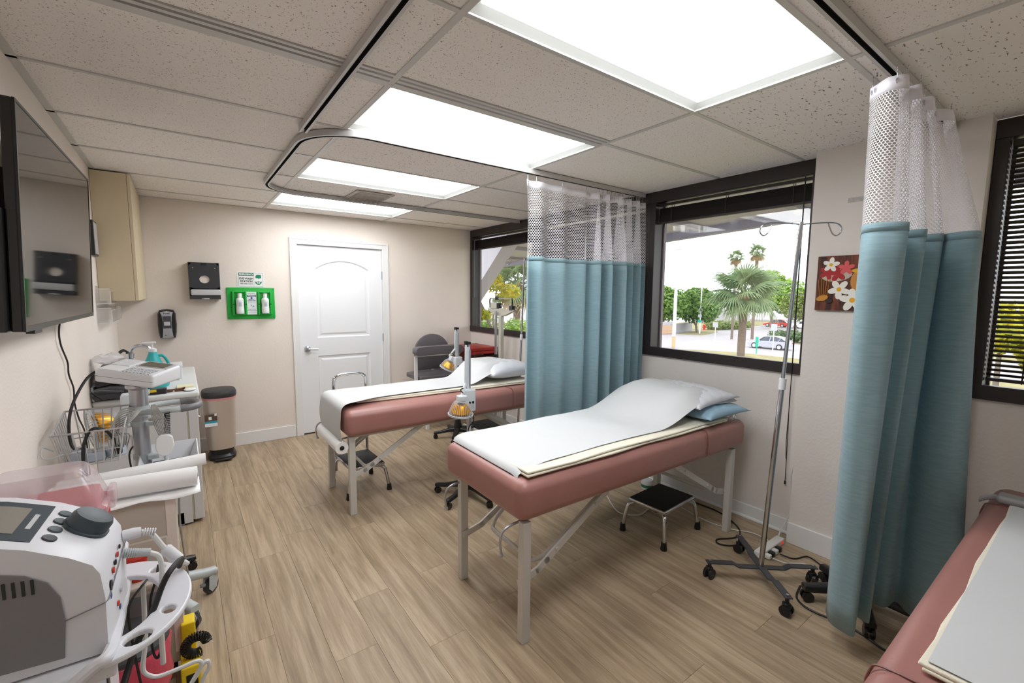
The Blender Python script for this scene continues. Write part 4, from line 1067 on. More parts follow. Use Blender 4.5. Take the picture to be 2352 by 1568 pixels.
t = thing('canvas_print', (1.09, -.845, 1.63), 'square canvas print of white flowers and a candle on the pillar', 'picture')
MB().box(-.018, -.16, -.155, -.001, .098, .155).build('canvas', 'canvas_art', t, smooth=0)
LAY = [0]
def blob(pts, mt):
    LAY[0] += 1; x = -.0183-.00012*LAY[0]
    # u to the right in the photo = -y
    MB().prism([(-(u), v) for u, v in pts], x-.0001, -.0181, 'x').build('paint_patch', mt, t, smooth=0)
def ell(cx_, cy_, a, b_, rot=0, n=18): return [(cx_+a*cos(2*pi*k/n)*cos(rot)-b_*sin(2*pi*k/n)*sin(rot), cy_+a*cos(2*pi*k/n)*sin(rot)+b_*sin(2*pi*k/n)*cos(rot)) for k in range(n)]
# u: -.098 (left) .. .16 (right)
blob(ell(.0, .045, .075, .035, .1), 'art_bowl')
blob(ell(.108, .01, .04, .06), 'art_candle'); blob(ell(.108, .068, .04, .012), 'art_yellow'); blob(ell(.112, .09, .008, .018), 'art_white')
def flower(cx_, cy_, r_, mt, ctr, rot=0):
    for k in range(5):
        a = rot+2*pi*k/5; blob(ell(cx_+r_*.62*cos(a), cy_+r_*.62*sin(a), r_*.5, r_*.32, a), mt)
    blob(ell(cx_, cy_, r_*.24, r_*.24), ctr)
flower(-.045, .062, .038, 'art_red', 'art_red'); flower(.005, .055, .042, 'art_red', 'art_red', .5); flower(.045, .085, .036, 'art_pink', 'art_pink', .3)
flower(-.03, .105, .038, 'art_white', 'art_yellow', .2)
flower(.018, -.035, .05, 'art_white', 'art_yellow', .9); flower(.085, -.095, .058, 'art_white', 'art_yellow', .4)
for k in range(5):
    u = -.075+.008*k; blob([(u, -.10), (u+.0018, -.10), (u-.012+.006*k+.0018, .02+.006*(k%2)), (u-.012+.006*k, .02+.006*(k%2))], 'art_straw')
blob(ell(-.062, -.085, .03, .016, .3), 'art_straw'); blob(ell(-.028, -.1, .018, .014), 'art_stone')

# ================================================================== WALL CABINET, TV, LEFT WALL
t = thing('wall_cabinet', (XL, 2.42, 1.482), 'tall beige wall cabinet in the back left corner', 'cabinet')
MB().box(0.001, 0, 0, .195, YB-2.42-.002, .892).build('body', 'beige_cabinet', t, smooth=0, bevel=.002)
MB().box(.1965, .0, .002, .215, (YB-2.42)/2-.002, .89).build('door', 'beige_cabinet', t, smooth=0, bevel=.0015)
MB().box(.1965, (YB-2.42)/2+.002, .002, .215, YB-2.42-.004, .89).build('door', 'beige_cabinet', t, smooth=0, bevel=.0015)
mat('tv_screen', (13, 13, 15), .045, spec=.6); mat('tv_bezel', (22, 22, 24), .3)
tv = thing('television', (-2.302, .002, 1.432), 'large black wall-mounted television tilted slightly down', 'television')
tv.rotation_euler = (0, .036, -.014)
MB().box(-.028, 0, 0, -.003, 1.11, .64).build('back_shell', 'tv_bezel', tv, smooth=0, bevel=.004)
MB().rbox(-.07, .25, .06, -.026, .86, .46, .015, 2).build('rear_housing', 'black_plastic', tv, smooth=50)
MB().box(-.003, .008, .016, .0005, 1.102, .632).build('screen', 'tv_screen', tv, smooth=0)
fr_ = MB()
for (a0, b0, a1, b1) in ((0, 0, 1.11, .016), (0, .632, 1.11, .64), (0, .016, .008, .632), (1.102, .016, 1.11, .632)): fr_.box(-.004, a0, b0, .002, a1, b1)
fr_.build('bezel', 'tv_bezel', tv, smooth=0)
MB().box(-.02, .10, -.012, .0, .18, .0).build('sensor_bar', 'black_plastic', tv, smooth=0)
MB().box(-.098, .35, .18, -.071, .75, .42).bar((-.09, .3, .10), (-.09, .3, .5), .012, .03).bar((-.09, .8, .10), (-.09, .8, .5), .012, .03).build('wall_mount', 'black_plastic', tv, smooth=0)
MB().box(-.085, -.02, .0, -.03, .05, .34).build('side_box', 'black_plastic', tv, smooth=0, bevel=.004)
tag(MB().tube(bez([(-2.36, .96, 1.47), (-2.385, .973, 1.39), (-2.388, .985, 1.312), (-2.388, 1.095, 1.217), (-2.388, 1.10, 1.155), (-2.388, 1.18, 1.076), (-2.388, 1.17, 1.005), (-2.388, 1.24, .912), (-2.388, 1.38, .78), (-2.388, 1.40, .5), (-2.388, 1.38, .2), (-2.38, 1.35, .006)], 8), .0036, 8).build('hanging_cord', 'cable_black'), 'black cord hanging from the television down the left wall', 'cord')
t = thing('picture_frame', (XL, 2.22, 1.785), 'narrow black frame on the left wall past the television', 'picture frame')
MB().box(.0005, 0, 0, .022, .16, .23).build('frame', 'black_plastic', t, smooth=0, bevel=.002)
MB().box(.0215, .012, .012, .0235, .148, .218).build('mat_board', 'light_grey', t, smooth=0)
t = thing('brochure_holder', (XL, 2.25, 1.335), 'clear acrylic brochure holder on the left wall below the cabinet', 'brochure holder')
for z0_ in (0, .13):
    m_ = MB().box(.001, 0, z0_, .004, .60, z0_+.12).box(.075, 0, z0_, .078, .60, z0_+.085).box(.004, 0, z0_, .075, .003, z0_+.1).box(.004, .597, z0_, .075, .60, z0_+.1).box(.004, .003, z0_, .075, .597, z0_+.003)
    m_.build('pocket', 'acrylic', t, smooth=0)
    e_ = MB()
    for p, q in (((.0765, 0, z0_), (.0765, 0, z0_+.085)), ((.0765, 0, z0_+.085), (.0765, .6, z0_+.085)), ((.0765, .6, z0_), (.0765, .6, z0_+.085)), ((.0765, 0, z0_), (.0765, .6, z0_)), ((.002, 0, z0_+.1), (.0765, 0, z0_+.1)), ((.002, 0, z0_), (.0765, 0, z0_)), ((.002, .6, z0_+.1), (.0765, .6, z0_+.1))): e_.bar(p, q, .003, .003)
    e_.build('polished_edge', 'white_plastic', t, smooth=0)

# ================================================================== COUNTER ALONG THE LEFT WALL
t = thing('base_cabinet', (XL, 1.75, 0), 'white base cabinet along the left wall behind the ECG trolley', 'cabinet')
MB().box(.001, 0, .0, .40, 1.24, .09).build('plinth', 'mid_grey', t, smooth=0)
MB().box(.001, 0, .012, .448, .018, .862).build('end_panel', 'cabinet_white', t, smooth=0, bevel=.002)
MB().box(.001, .0185, .09, .445, 1.24, .862).build('carcass', 'cabinet_white', t, smooth=0)
mat('edge_strip', (186, 180, 160), .5)
MB().box(.4485, .001, .03, .456, 1.24, .862).build('edge_strip', 'edge_strip', t, smooth=0)
for k in range(3):
    d = MB().box(.4565, .005+.413*k, .022, .512, .405+.413*k, .86).build('door', 'cabinet_white', t, smooth=0, bevel=.005)
    MB().tube(bez([(.512, .36+.413*k, .75), (.535, .36+.413*k, .75), (.535, .36+.413*k, .65), (.512, .36+.413*k, .65)], 4), .005, 6).build('handle', 'satin_metal', d)
mat('counter_top', (222, 226, 226), .35)
t = thing('worktop', (XL, 1.735, .8625), 'pale worktop with sink on the white base cabinet', 'worktop')
MB().rbox(.001, 0, 0, .525, 1.262, .034, .012, 3).build('slab', 'counter_top', t, smooth=50)
MB().rbox(.06, .55, .033, .42, 1.02, .038, .004, 2).build('sink_rim', 'satin_metal', t, smooth=50)
MB().box(.0015, .0, .0345, .014, 1.262, .12).build('backsplash', 'counter_top', t, smooth=0, bevel=.003)
ZC = .8972
# tap
t = thing('tap', (-2.25, 2.52, ZC+.004), 'chrome gooseneck tap behind the ECG machine', 'faucet')
MB().lathe([(.03, 0), (.028, .02), (.022, .04), (.022, .15), (.03, .155), (.03, .19), (.012, .2)], (-.02, 0, 0), 16).build('tap_body', 'chrome', t)
MB().tube(bez([(-.02, 0, .17), (.0, 0, .225), (.045, -.005, .245), (.095, -.01, .225), (.12, -.012, .17), (.125, -.013, .14)], 6), .011, 10).build('spout', 'chrome', t)
MB().tube(bez([(-.02, 0, .19), (-.05, -.01, .215), (-.075, -.02, .2)], 5), [.008]*5+[.011]*6, 8).build('lever', 'black_plastic', t)
# teal pump bottle
mat('teal_plastic', (46, 178, 182), .35)
t = thing('pump_bottle', (-2.115, 2.08, ZC), 'teal pump soap jug with handle on the worktop', 'bottle')
MB().lathe([(.001, 0), (.075, 0), (.082, .01), (.082, .05), (.078, .09), (.058, .15), (.035, .205), (.024, .235), (.022, .245)], (0,0,0), 24).build('jug', 'teal_plastic', t)
MB().tube(bez([(.03, 0, .215), (.055, 0, .212), (.078, 0, .17), (.088, 0, .12), (.082, 0, .088), (.07, 0, .08)], 6), .0095, 10).build('handle', 'teal_plastic', t)
p = MB().lathe([(.023, .243), (.023, .262), (.013, .268), (.006, .27), (.006, .30)], (0,0,0), 16).build('pump_collar', 'white_plastic', t)
MB().rbox(-.055, -.01, .298, .022, .01, .312, .005, 2).bar((-.05, 0, .305), (-.062, 0, .297), .012, .008).build('pump_head', 'white_plastic', p, smooth=50)
# folded dark clothes
mat('dark_cloth', (42, 40, 46), .95, bump=.6, bs=180, sheen=.3); mat('charcoal_cloth', (56, 56, 60), .95, bump=.6, bs=160, sheen=.3); mat('maroon_cloth', (92, 34, 44), .9)
def fold(loc, sx, sy, h, mt, label, sd):
    def wp(v):
        v = V(v); v.z += .010*sin(v.x*22+sd)*sin(v.y*17+sd*2)+.005*sin(v.x*50+v.y*30); return v
    t = thing('folded_cloth', loc, label, 'clothing', group='folded dark clothes')
    for k in range(2):
        MB().rbox(-sx/2+.006*k, -sy/2, k*h/2+.001, sx/2, sy/2, (k+1)*h/2-.001, h*.22, 3, wp).build('fold', mt, t, smooth=70)
fold((-2.285, 1.83, ZC+.012), .21, .30, .07, 'charcoal_cloth', 'charcoal folded cloth at the bottom of the pile on the worktop', 1)
fold((-2.280, 1.83, ZC+.10), .20, .28, .085, 'dark_cloth', 'navy black folded jacket on top of the pile on the worktop', 3)
plasticfilm('thin_plastic', (236, 236, 240), .55)
def crumple(loc, s, mt, label, cat, name, seed, sc=(1, 1, 1)):
    rnd = random.Random(seed); n = 14; m_ = MB(); rs = []
    for i in range(n//2+1):
        a = pi*i/(n//2); ring = []
        for k in range(n):
            r_ = s*(1+.28*(rnd.random()-.5)); ring.append((max(.02, sin(a))*cos(2*pi*k/n)*r_*sc[0], max(.02, sin(a))*sin(2*pi*k/n)*r_*sc[1], (1-cos(a))*s*.5*sc[2]*(1+.2*(rnd.random()-.5))))
        rs.append(ring)
    o = m_.rings(rs).build(name, mt, None, smooth=40); o.location = loc; tag(o, label, cat); return o
crumple((-2.315, 1.83, ZC+.205), .075, 'thin_plastic', 'crumpled clear plastic bag on the dark jacket', 'plastic bag', 'plastic_bag', 4, (1, 1.2, .9))
# small things at the worktop edge
mat('brown_glass', (104, 62, 44), .3)
t = thing('eyeglasses', (-2.01, 1.83, ZC), 'brown folded eyeglasses on the worktop edge', 'eyeglasses')
MB().tube(bez([(-.06, -.01, .006), (-.03, -.02, .016), (.02, -.014, .012), (.06, .0, .02)], 5), .005, 6).tube(bez([(-.06, .015, .006), (0, .01, .012), (.06, .02, .01)], 5), .004, 6).build('temples', 'brown_glass', t)
MB().rbox(-.06, -.02, .001, -.005, .02, .008, .003, 2).rbox(.005, -.02, .001, .06, .02, .008, .003, 2).build('lenses', 'brown_glass', t, smooth=50)
mat('sticky_note', (236, 234, 196), .7)
tag(MB().rbox(-1.995, 1.90, ZC+.001, -1.90, 1.99, ZC+.014, .002, 1).build('note_pad', 'sticky_note', smooth=0), 'pale yellow note pad at the worktop edge', 'note pad')
t = thing('battery_pack', (-2.085, 1.80, ZC), 'small dark case with yellow sticker on the worktop', 'case')
MB().rbox(-.045, -.03, 0, .04, .03, .035, .006, 2).build('shell', 'dark_cloth', t, smooth=50); mat('bright_yellow', (240, 208, 30), .45)
MB().rbox(-.045, -.031, .016, -.012, -.0285, .032, .001, 1).build('sticker', 'bright_yellow', t, smooth=0)
t = thing('storage_box', (-2.02, 2.45, ZC), 'small white box on the far end of the worktop', 'box')
MB().rbox(-.06, -.1, 0, .06, .1, .1, .006, 2).build('carton', 'white_plastic', t, smooth=50)
MB().rbox(-.063, -.103, .085, .063, .103, .105, .006, 2).build('lid', 'white_plastic', t, smooth=50)
crumple((-1.925, 1.80, ZC+.001), .035, 'paper', 'crumpled paper towel on the worktop corner', 'paper towel', 'paper_towel', 9, (1, 1, .5))

# ================================================================== ECG TROLLEY
mat('trolley_grey', (190, 197, 198), .4)
PX, PY = -2.12, .78
tr = thing('medical_trolley', (PX, PY, 0), 'grey wheeled pole trolley with handle and wire basket', 'trolley')
MB().lathe([(.001, .10), (.075, .10), (.085, .12), (.08, .165), (.05, .19), (.036, .2)], (0,0,0), 20).build('base_hub', 'trolley_grey', tr)
MB().lathe([(.031, .19), (.031, .985)], (0,0,0), 24).build('pole', 'satin_metal', tr)
MB().lathe([(.036, .985), (.036, 1.035)], (0,0,0), 24).build('handle_collar', 'trolley_grey', tr)
MB().lathe([(.034, 1.035), (.034, 1.11), (.045, 1.12), (.045, 1.136)], (0,0,0), 24).build('head_mount', 'satin_metal', tr)
for a_ in (18, -54, -126, 90, 162):
    a = R(a_); d = V((cos(a), sin(a), 0)); s = V((-d.y, d.x, 0)); rad = .235 if a_ not in (162, -126) else .2
    rs = []
    for r_, z, w_, h_ in ((.03, .145, .03, .05), (.12, .14, .026, .04), (rad-.02, .115, .024, .034), (rad+.03, .108, .022, .03)):
        rs.append([d*r_+s*i*w_+V((0, 0, z+j*h_/2)) for i, j in ((-.8,-1),(.8,-1),(1,-.4),(1,.5),(.7,1),(-.7,1),(-1,.5),(-1,-.4))])
    l = MB().rings(rs).build('base_leg', 'trolley_grey', tr, smooth=50)
    c = d*rad; w_ = MB(); s2 = V((cos(a+.5), sin(a+.5), 0)); s3 = V((-s2.y, s2.x, 0))
    w_.cyl(c+s3*.013+V((0,0,.036)), c-s3*.013+V((0,0,.036)), .036, n=20)
    w_.build('wheel', 'dark_grey', l)
    f = MB()
    for q in (-1, 1): f.rings([[c+s3*q*.0155+s2*x+V((0, 0, z)) for x, z in ((-.03,.035),(-.012,.012),(.016,.022),(.03,.06),(.02,.095),(-.024,.095))], [c+s3*q*.0195+s2*x+V((0, 0, z)) for x, z in ((-.03,.035),(-.012,.012),(.016,.022),(.03,.06),(.02,.095),(-.024,.095))]])
    f.cyl(c+s3*.021+V((0,0,.036)), c-s3*.021+V((0,0,.036)), .006, n=8)
    f.build('wheel_fork', 'trolley_grey', l, smooth=30)
    MB().rbox(c.x-s2.x*.05-.012, c.y-s2.y*.05-.012, .062, c.x-s2.x*.05+.012, c.y-s2.y*.05+.012, .072, .004, 2).build('brake_tab', 'mid_grey', l, smooth=50)
# handle loop
hz = 1.012
P = [(.02, -.035, hz), (.06, -.075, hz), (.12, -.085, hz), (.155, -.08, hz)]
def flatbar(mb, P, w_, h_): 
    for a, b_ in zip(P, P[1:]): mb.bar(a, b_, w_, h_)
m_ = MB(); m_.tube(bez([(.0, -.04, hz), (.05, -.06, hz), (.12, -.07, hz), (.155, -.066, hz)], 5), .0135, 10).tube(bez([(.0, .04, hz), (.05, .09, hz), (.12, .105, hz), (.155, .10, hz)], 5), .0135, 10)
hd = m_.build('handle_arms', 'trolley_grey', tr)
MB().tube(bez([(.15, -.067, hz), (.185, -.06, hz), (.215, -.03, hz), (.222, .02, hz), (.21, .07, hz), (.18, .098, hz), (.15, .10, hz)], 5), .0155, 12).build('grip', 'mid_grey', hd)
for z in (.955, .80):
    c_ = MB().lathe([(.036, z-.01), (.036, z+.01)], (0,0,0), 20).box(.02, -.05, z-.009, .06, -.025, z+.009).cyl((.05, -.052, z), (.05, -.05, z), .007, n=10)
    c_.build('bracket_ring', 'trolley_grey', tr)
# wire basket
bk = MB(); mat('wire', (196, 196, 196), .4, metal=.3)
bx0, bx1, by0, by1, bz0, bz1 = -.245, -.035, -.27, .01, .868, 1.005
def wire(a, b_, r_=.0026): bk.tube([a, b_], r_, 6)
def inset(z): k = (bz1-z)/(bz1-bz0)*.025; return bx0+k, bx1-k, by0+k, by1-k
for z, r_ in ((bz1, .004), (bz0+.055, .0026), (bz0, .0026)):
    a0, a1, c0, c1 = inset(z); dz = .035 if z == bz1 else 0
    bk.tube([(a0, c0, z), (a1, c0, z), (a1, c1, z+dz), (a0, c1, z+dz)], r_, 6, closed=True)
A0, A1, C0, C1 = inset(bz0)
for k in range(8):
    u = k/7; x = bx0+(bx1-bx0)*u; xi = A0+(A1-A0)*u
    wire((x, by0, bz1), (xi, C0, bz0)); wire((xi, C0, bz0), (xi, C1, bz0)); wire((x, by1, bz1+.035), (xi, C1, bz0))
for k in range(1, 9):
    u = k/9; y = by0+(by1-by0)*u; yi = C0+(C1-C0)*u
    wire((bx0, y, bz1+.035*u), (A0, yi, bz0)); wire((A0, yi, bz0), (A1, yi, bz0)); wire((bx1, y, bz1+.035*u), (A1, yi, bz0))
bk.tube(bez([(bx0, by0+.03, .94), (bx0-.022, by0, .965), (bx0-.026, by0-.015, .94), (bx0-.01, by0-.02, .925), (bx0+.03, by0, .93)], 5), .0026, 6)
bk.build('wire_basket', 'wire', tr)
# lower tray
m_ = MB().rings([[(.02, -.13, .73), (.17, -.13, .73), (.17, .08, .73), (.02, .08, .73)], [(-.01, -.17, .80), (.205, -.17, .80), (.205, .11, .815), (-.01, .11, .815)]], caps=False)
m_.add([(.02, -.13, .73), (.17, -.13, .73), (.17, .08, .73), (.02, .08, .73)], [(0, 3, 2, 1)])
ty = m_.build('lower_tray', 'white_plastic', tr, smooth=0); sd = ty.modifiers.new('thick', 'SOLIDIFY'); sd.thickness = .006; sd.offset = 0
MB().box(.03, -.12, .737, .16, .07, .742).build('tray_mat', 'dark_grey', tr, smooth=0)
for k in range(2): MB().box(.06+.03*k, -.153, .752, .075+.03*k, -.147, .785).build('tray_slot', 'black_plastic', tr, smooth=0)
# ECG machine on top
eg = thing('ecg_machine', (-2.112, .75, 1.150), 'white tilted ECG recorder on top of the trolley', 'ECG machine')
eg.rotation_euler = Matrix(((1,0,0),(0,1,0),(0,0,1))).to_euler() if False else (Matrix.Rotation(-.66, 3, 'Z') @ Matrix.Rotation(.03, 3, 'X') @ Matrix.Rotation(.11, 3, 'Y')).to_euler()
w_, d_ = .255, .165
b = MB().rbox(-w_/2, -d_/2, 0, w_/2, d_/2, .058, .012, 3)
b.v = [(x, y, z+(.0+.10*(y+d_/2))*(1 if z > .02 else .35)) for x, y, z in b.v]
b.build('case', 'white_plastic', eg, smooth=50)
def top(x, y, up_=.001): return (x, y, .058+.10*(y+d_/2)+up_)
def slab(x0, y0, x1, y1, th, name, mt):
    m_ = MB(); m_.rings([[top(x0,y0,-.004), top(x1,y0,-.004), top(x1,y1,-.004), top(x0,y1,-.004)], [top(x0,y0,th), top(x1,y0,th), top(x1,y1,th), top(x0,y1,th)]]); return m_.build(name, mt, eg, smooth=0)
mat('lcd', (104, 100, 90), .15); mat('panel_grey', (206, 208, 210), .4)
slab(-.02, .005, .118, .076, .0022, 'display_bezel', 'panel_grey'); slab(-.012, .010, .10, .070, .003, 'display', 'lcd')
slab(-.118, -.01, -.035, .07, .003, 'printer_door', 'white_plastic'); slab(-.118, -.074, -.028, -.016, .0015, 'paper_tongue', 'soft_white')
for r_ in range(3):
    for c_ in range(8): slab(-.012+.0155*c_, -.074+.022*r_, -.002+.0155*c_, -.061+.022*r_, .0025, 'key', 'light_grey')
for c_ in range(6): slab(.104, .010+.0105*c_, .115, .018+.0105*c_, .0035, 'key', 'light_grey')
MB().box(-w_/2, -d_/2-.0005, .028, w_/2, -d_/2+.001, .0295).build('seam_line', 'mid_grey', eg, smooth=0)
MB().rbox(-.045, -.045, -.012, .045, .045, .004, .001, 1).build('mount_plate', 'black_plastic', eg, smooth=0)
cbl = MB().tube(bez([(-2.225, .80, 1.20), (-2.25, .79, 1.205), (-2.285, .75, 1.175), (-2.322, .69, 1.09), (-2.335, .66, 1.01), (-2.33, .64, .93), (-2.30, .62, .88), (-2.285, .58, .80), (-2.28, .55, .55)], 8), .0052, 8)
tag(cbl.build('looped_cord', 'cable_black'), 'thick black cord looping from the ECG recorder past the basket', 'cord')
# lead set hanging from the handle
t = thing('lead_set', (-2.035, .665, .83), 'grey ECG lead bundle with white junction box hanging from handle', 'cable bundle')
def rel(o, P): return [V(p)-V(o.location) for p in P]
pr = [(-.026, .0), (-.034, .03), (-.03, .07), (-.014, .085), (.014, .085), (.03, .07), (.034, .03), (.022, 0), (.01, -.012), (-.01, -.012)]
m_ = MB().prism(pr, -.012, .012, 'y'); m_.build('junction_box', 'soft_white', t, smooth=0, bevel=.004)
MB().tube(rel(t, bez([(-2.035, .665, .82), (-2.03, .66, .79), (-2.02, .66, .76)], 4)), .008, 8).build('strain_relief', 'light_grey', t)
for k in range(9):
    u = k/8-.5
    P = [(-2.035+.035*u, .665, .912), (-2.045+.045*u, .663, .97), (-2.057+.03*u, .66+.01*u, 1.02), (-2.064+.012*u, .675, 1.048), (-2.066+.012*u, .70, 1.046), (-2.068+.012*u, .72, 1.03-.01*u)]
    MB().tube(rel(t, bez(P, 5)), .0019, 5).build('lead_wire', 'cable_grey', t)
MB().rbox(-.05, -.01, .155, -.005, .004, .166, .003, 2).build('wire_clip', 'cable_grey', t, smooth=50)
co = []
for k in range(120):
    a = k*.75; u = k/119; co.append((-2.02+.010*cos(a)-.006*u, .70+.010*sin(a), 1.0-.115*u))
tag(MB().tube([(-2.03, .715, 1.0), (-2.018, .71, 1.02)]+co, .0028, 6).build('coiled_cord', 'cable_black'), 'short black coiled cord beside the ECG lead bundle', 'cord')
# things in the basket
t = thing('cable_bundle', (-2.24, .62, .875), 'loops of pale grey leads lying in the wire basket', 'cable bundle')
for k in range(9):
    P = [(.13, .1, .15), (.095, .05-.008*k, .175-.006*k), (.065-.005*k, 0, .17-.012*k), (.03+.008*k, -.06, .09), (.045+.004*k, -.09+.012*k, .01)]
    MB().tube(bez(P, 6), .0024, 5).build('lead_wire', 'cable_grey', t)
t = thing('plug_cord', (-2.25, .58, .872), 'black mains lead arching out of the wire basket', 'cord')
MB().tube(rel(t, bez([(-2.285, .53, .70), (-2.283, .52, .88), (-2.275, .515, .96), (-2.25, .515, 1.012), (-2.215, .53, 1.0), (-2.195, .56, .955), (-2.185, .57, .915)], 7)), .0058, 8).build('cord', 'cable_black', t)
MB().rbox(.052, -.022, .012, .08, .005, .045, .006, 2).build('plug', 'black_plastic', t, smooth=50)
mat('pale_blue', (188, 198, 212), .4)
for k, (x, y, z, sx, sy, sz, lb) in enumerate(((-2.30, .58, .870, .05, .05, .05, 'left'), (-2.255, .575, .870, .06, .045, .035, 'middle'), (-2.195, .60, .870, .06, .05, .045, 'right'))):
    t = thing('electrode_clamp', (x, y, z), lb+' pale blue clamp block lying in the wire basket', 'electrode', rz=.3*k, group='clamps in the basket')
    MB().rbox(-sx/2, -sy/2, 0, sx/2, sy/2, sz, .008, 2).build('jaw', 'pale_blue', t, smooth=50); MB().cyl((0, 0, sz), (0, 0, sz+.012), .01, n=10).build('post', 'chrome', t)
# third heat lamp standing behind the basket
heat_lamp('heat_lamp', (-2.17, 1.12, 0), 0, 'heat lamp with gold reflector behind the wire basket at left wall', .95, 1.1, (-.115, -.22, .925), hdir=(-.93, -.30, -.12), rad=.20, arm=False, legrot=.12)

# ================================================================== BEIGE MACHINE WITH PAPER ROLLS
mat('machine_beige', (196, 188, 176), .45)
t = thing('beige_machine', (-2.17, .46, 0), 'beige floor unit with paper rolls on top, left wall', 'machine')
MB().rbox(-.2, -.14, .05, .165, .14, .755, .012, 3).build('cabinet_body', 'machine_beige', t, smooth=50)
MB().rbox(-.19, -.152, .40, .135, -.138, .60, .01, 3).build('front_panel', 'machine_beige', t, smooth=50)
MB().box(.135, -.142, .10, .166, -.128, .75).build('corner_strip', 'wall_paint', t, smooth=0)
MB().rbox(-.02, -.15, .25, .11, -.139, .38, .006, 2).build('control_plate', 'mid_grey', t, smooth=50)
for k in range(3): MB().cyl((.05+.022*k, -.149, .265), (.05+.022*k, -.153, .265), .006, n=8).build('jack', 'chrome', t)
MB().box(-.19, -.28, .478, .1, -.139, .49).build('ledge', 'machine_beige', t, smooth=0, bevel=.003)
for sx in (-.16, .12):
    for sy in (-.1, .1): MB().cyl((sx, sy, 0), (sx, sy, .05), .018, n=10).build('foot', 'black_rubber', t)
mat('red_cup', (180, 40, 26), .4)
t = thing('red_canister', (-2.125, .245, .4905), 'red plastic canister on the ledge of the beige unit', 'canister')
MB().lathe([(.001, 0), (.027, 0), (.029, .006), (.029, .078), (.001, .078)], (0,0,0), 20).build('can', 'red_cup', t); MB().lathe([(.0295, .07), (.031, .072), (.031, .086), (.001, .086)], (0,0,0), 20).build('lid', 'red_cup', t)
tag(MB().grid([[(-2.36+.44*i/16, .30+.17*j/6, .7585+.002*sin(i*1.3+j)*(j < 2)-.012*max(0, (1-j))*sm(abs(sin(i*.35)))) for j in range(7)] for i in range(17)]).build('paper_towel', 'paper', smooth=60), 'strip of white paper under the rolls on the beige unit', 'paper').modifiers.new('thick', 'SOLIDIFY').thickness = .0012
def proll(loc, r_, L_, rz, ry, label):
    t = thing('paper_roll', loc, label, 'paper roll', rz, 'loose paper rolls'); t.rotation_euler = (0, ry, rz)
    MB().lathe([(.012, 0), (r_*.97, 0), (r_, .004), (r_, L_-.004), (r_*.97, L_), (.012, L_)], (0,0,0), 26, 'x', caps=False).build('roll', 'paper', t); MB().lathe([(.0125, .001), (.0125, L_-.001)], (0,0,0), 14, 'x').build('core', 'cable_grey', t)
proll((-2.36, .39, .806), .038, .435, -.07, .01, 'thicker white paper roll lying in front on the beige unit')
proll((-2.36, .52, .80), .025, .47, -.03, -.045, 'thinner white paper roll lying behind on the beige unit')

# ================================================================== SHARPS BOX, DEVICE AND CART
mat('sharps_red', (196, 12, 24), .35); plasticfilm('clear_lid', (226, 218, 226), .36); plasticfilm('clear_film', (232, 208, 214), .4)
t = thing('sharps_container', (-2.265, -.19, .76), 'red sharps box with clear domed lid behind the white console', 'sharps container')
def rect(a, b_, z, r_=.02, cx_=0, cy_=0):
    o_ = []
    for (sx, sy, a0) in ((1, 1, 0), (-1, 1, 90), (-1, -1, 180), (1, -1, 270)):
        for k in range(4): 
            an = R(a0+30*k); o_.append((cx_+sx*(a-r_)+r_*cos(an), cy_+sy*(b_-r_)+r_*sin(an), z))
    return o_
MB().rings([rect(.115, .075, 0), rect(.125, .085, .19), rect(.13, .09, .195), rect(.128, .088, .205), rect(.115, .076, .206), rect(.108, .07, .238)]).build('tub', 'sharps_red', t, smooth=40)
lid = MB().rings([rect(.133, .093, .198), rect(.133, .093, .215), rect(.122, .084, .222), rect(.10, .066, .30, .025), rect(.085, .052, .318, .03)], caps=False)
lid.add(rect(.085, .052, .318, .03), [tuple(range(16))]); lo = lid.build('lid', 'clear_lid', t, smooth=40)
MB().rbox(-.10, -.03, .239, -.01, .05, .288, .01, 2).build('drum', 'clear_film', t, smooth=50)
for k in range(3): MB().box(.06+.014*k, -.0955, .185, .063+.014*k, -.092, .222).build('lid_rib', 'clear_lid', t, smooth=0)
MB().rbox(.125, .0, .18, .142, .07, .235, .006, 2).build('latch', 'clear_film', t, smooth=50)
mat('lid_ink', (170, 130, 135), .6)
text('lid_mark', 'BD', .035, 'lid_ink', t, (-.055, -.0845, .235), (pi/2-.25, 0, 0), bold=.0008)
# cart under the console
mat('console_white', (224, 225, 231), .35); mat('console_grey', (128, 126, 130), .5); mat('console_dark', (58, 70, 78), .4); mat('screen_grey', (138, 134, 126), .2)
t = thing('equipment_cart', (-2.25, -.46, 0), 'white equipment cart with ring-shaped probe tray below the console', 'cart')
MB().rbox(-.14, -.22, .775, .14, .36, .80, .01, 3).build('top_tray', 'console_white', t, smooth=50)
MB().tube(bez([(-.14, -.235, .745), (.0, -.235, .765), (.08, -.235, .785), (.13, -.235, .815), (.15, -.22, .82), (.152, -.1, .80), (.152, .1, .795)], 6), .012, 10).build('front_rail', 'console_white', t)
MB().rbox(-.12, -.19, .06, .10, .30, .776, .015, 3).build('column', 'console_white', t, smooth=50)
MB().box(.1005, -.17, .14, .106, .05, .70).build('side_panel', 'pale_blue', t, smooth=0, bevel=.002); MB().box(.1005, .06, .14, .108, .085, .72).build('side_gap', 'dark_grey', t, smooth=0)
for sx in (-.1, .08):
    for sy in (-.17, .27):
        c_ = MB(); caster(c_, sx, sy, .025, .03, 0); c_.cyl((sx, sy, .025), (sx, sy, .065), .009, n=8); c_.build('caster', 'black_plastic', t)
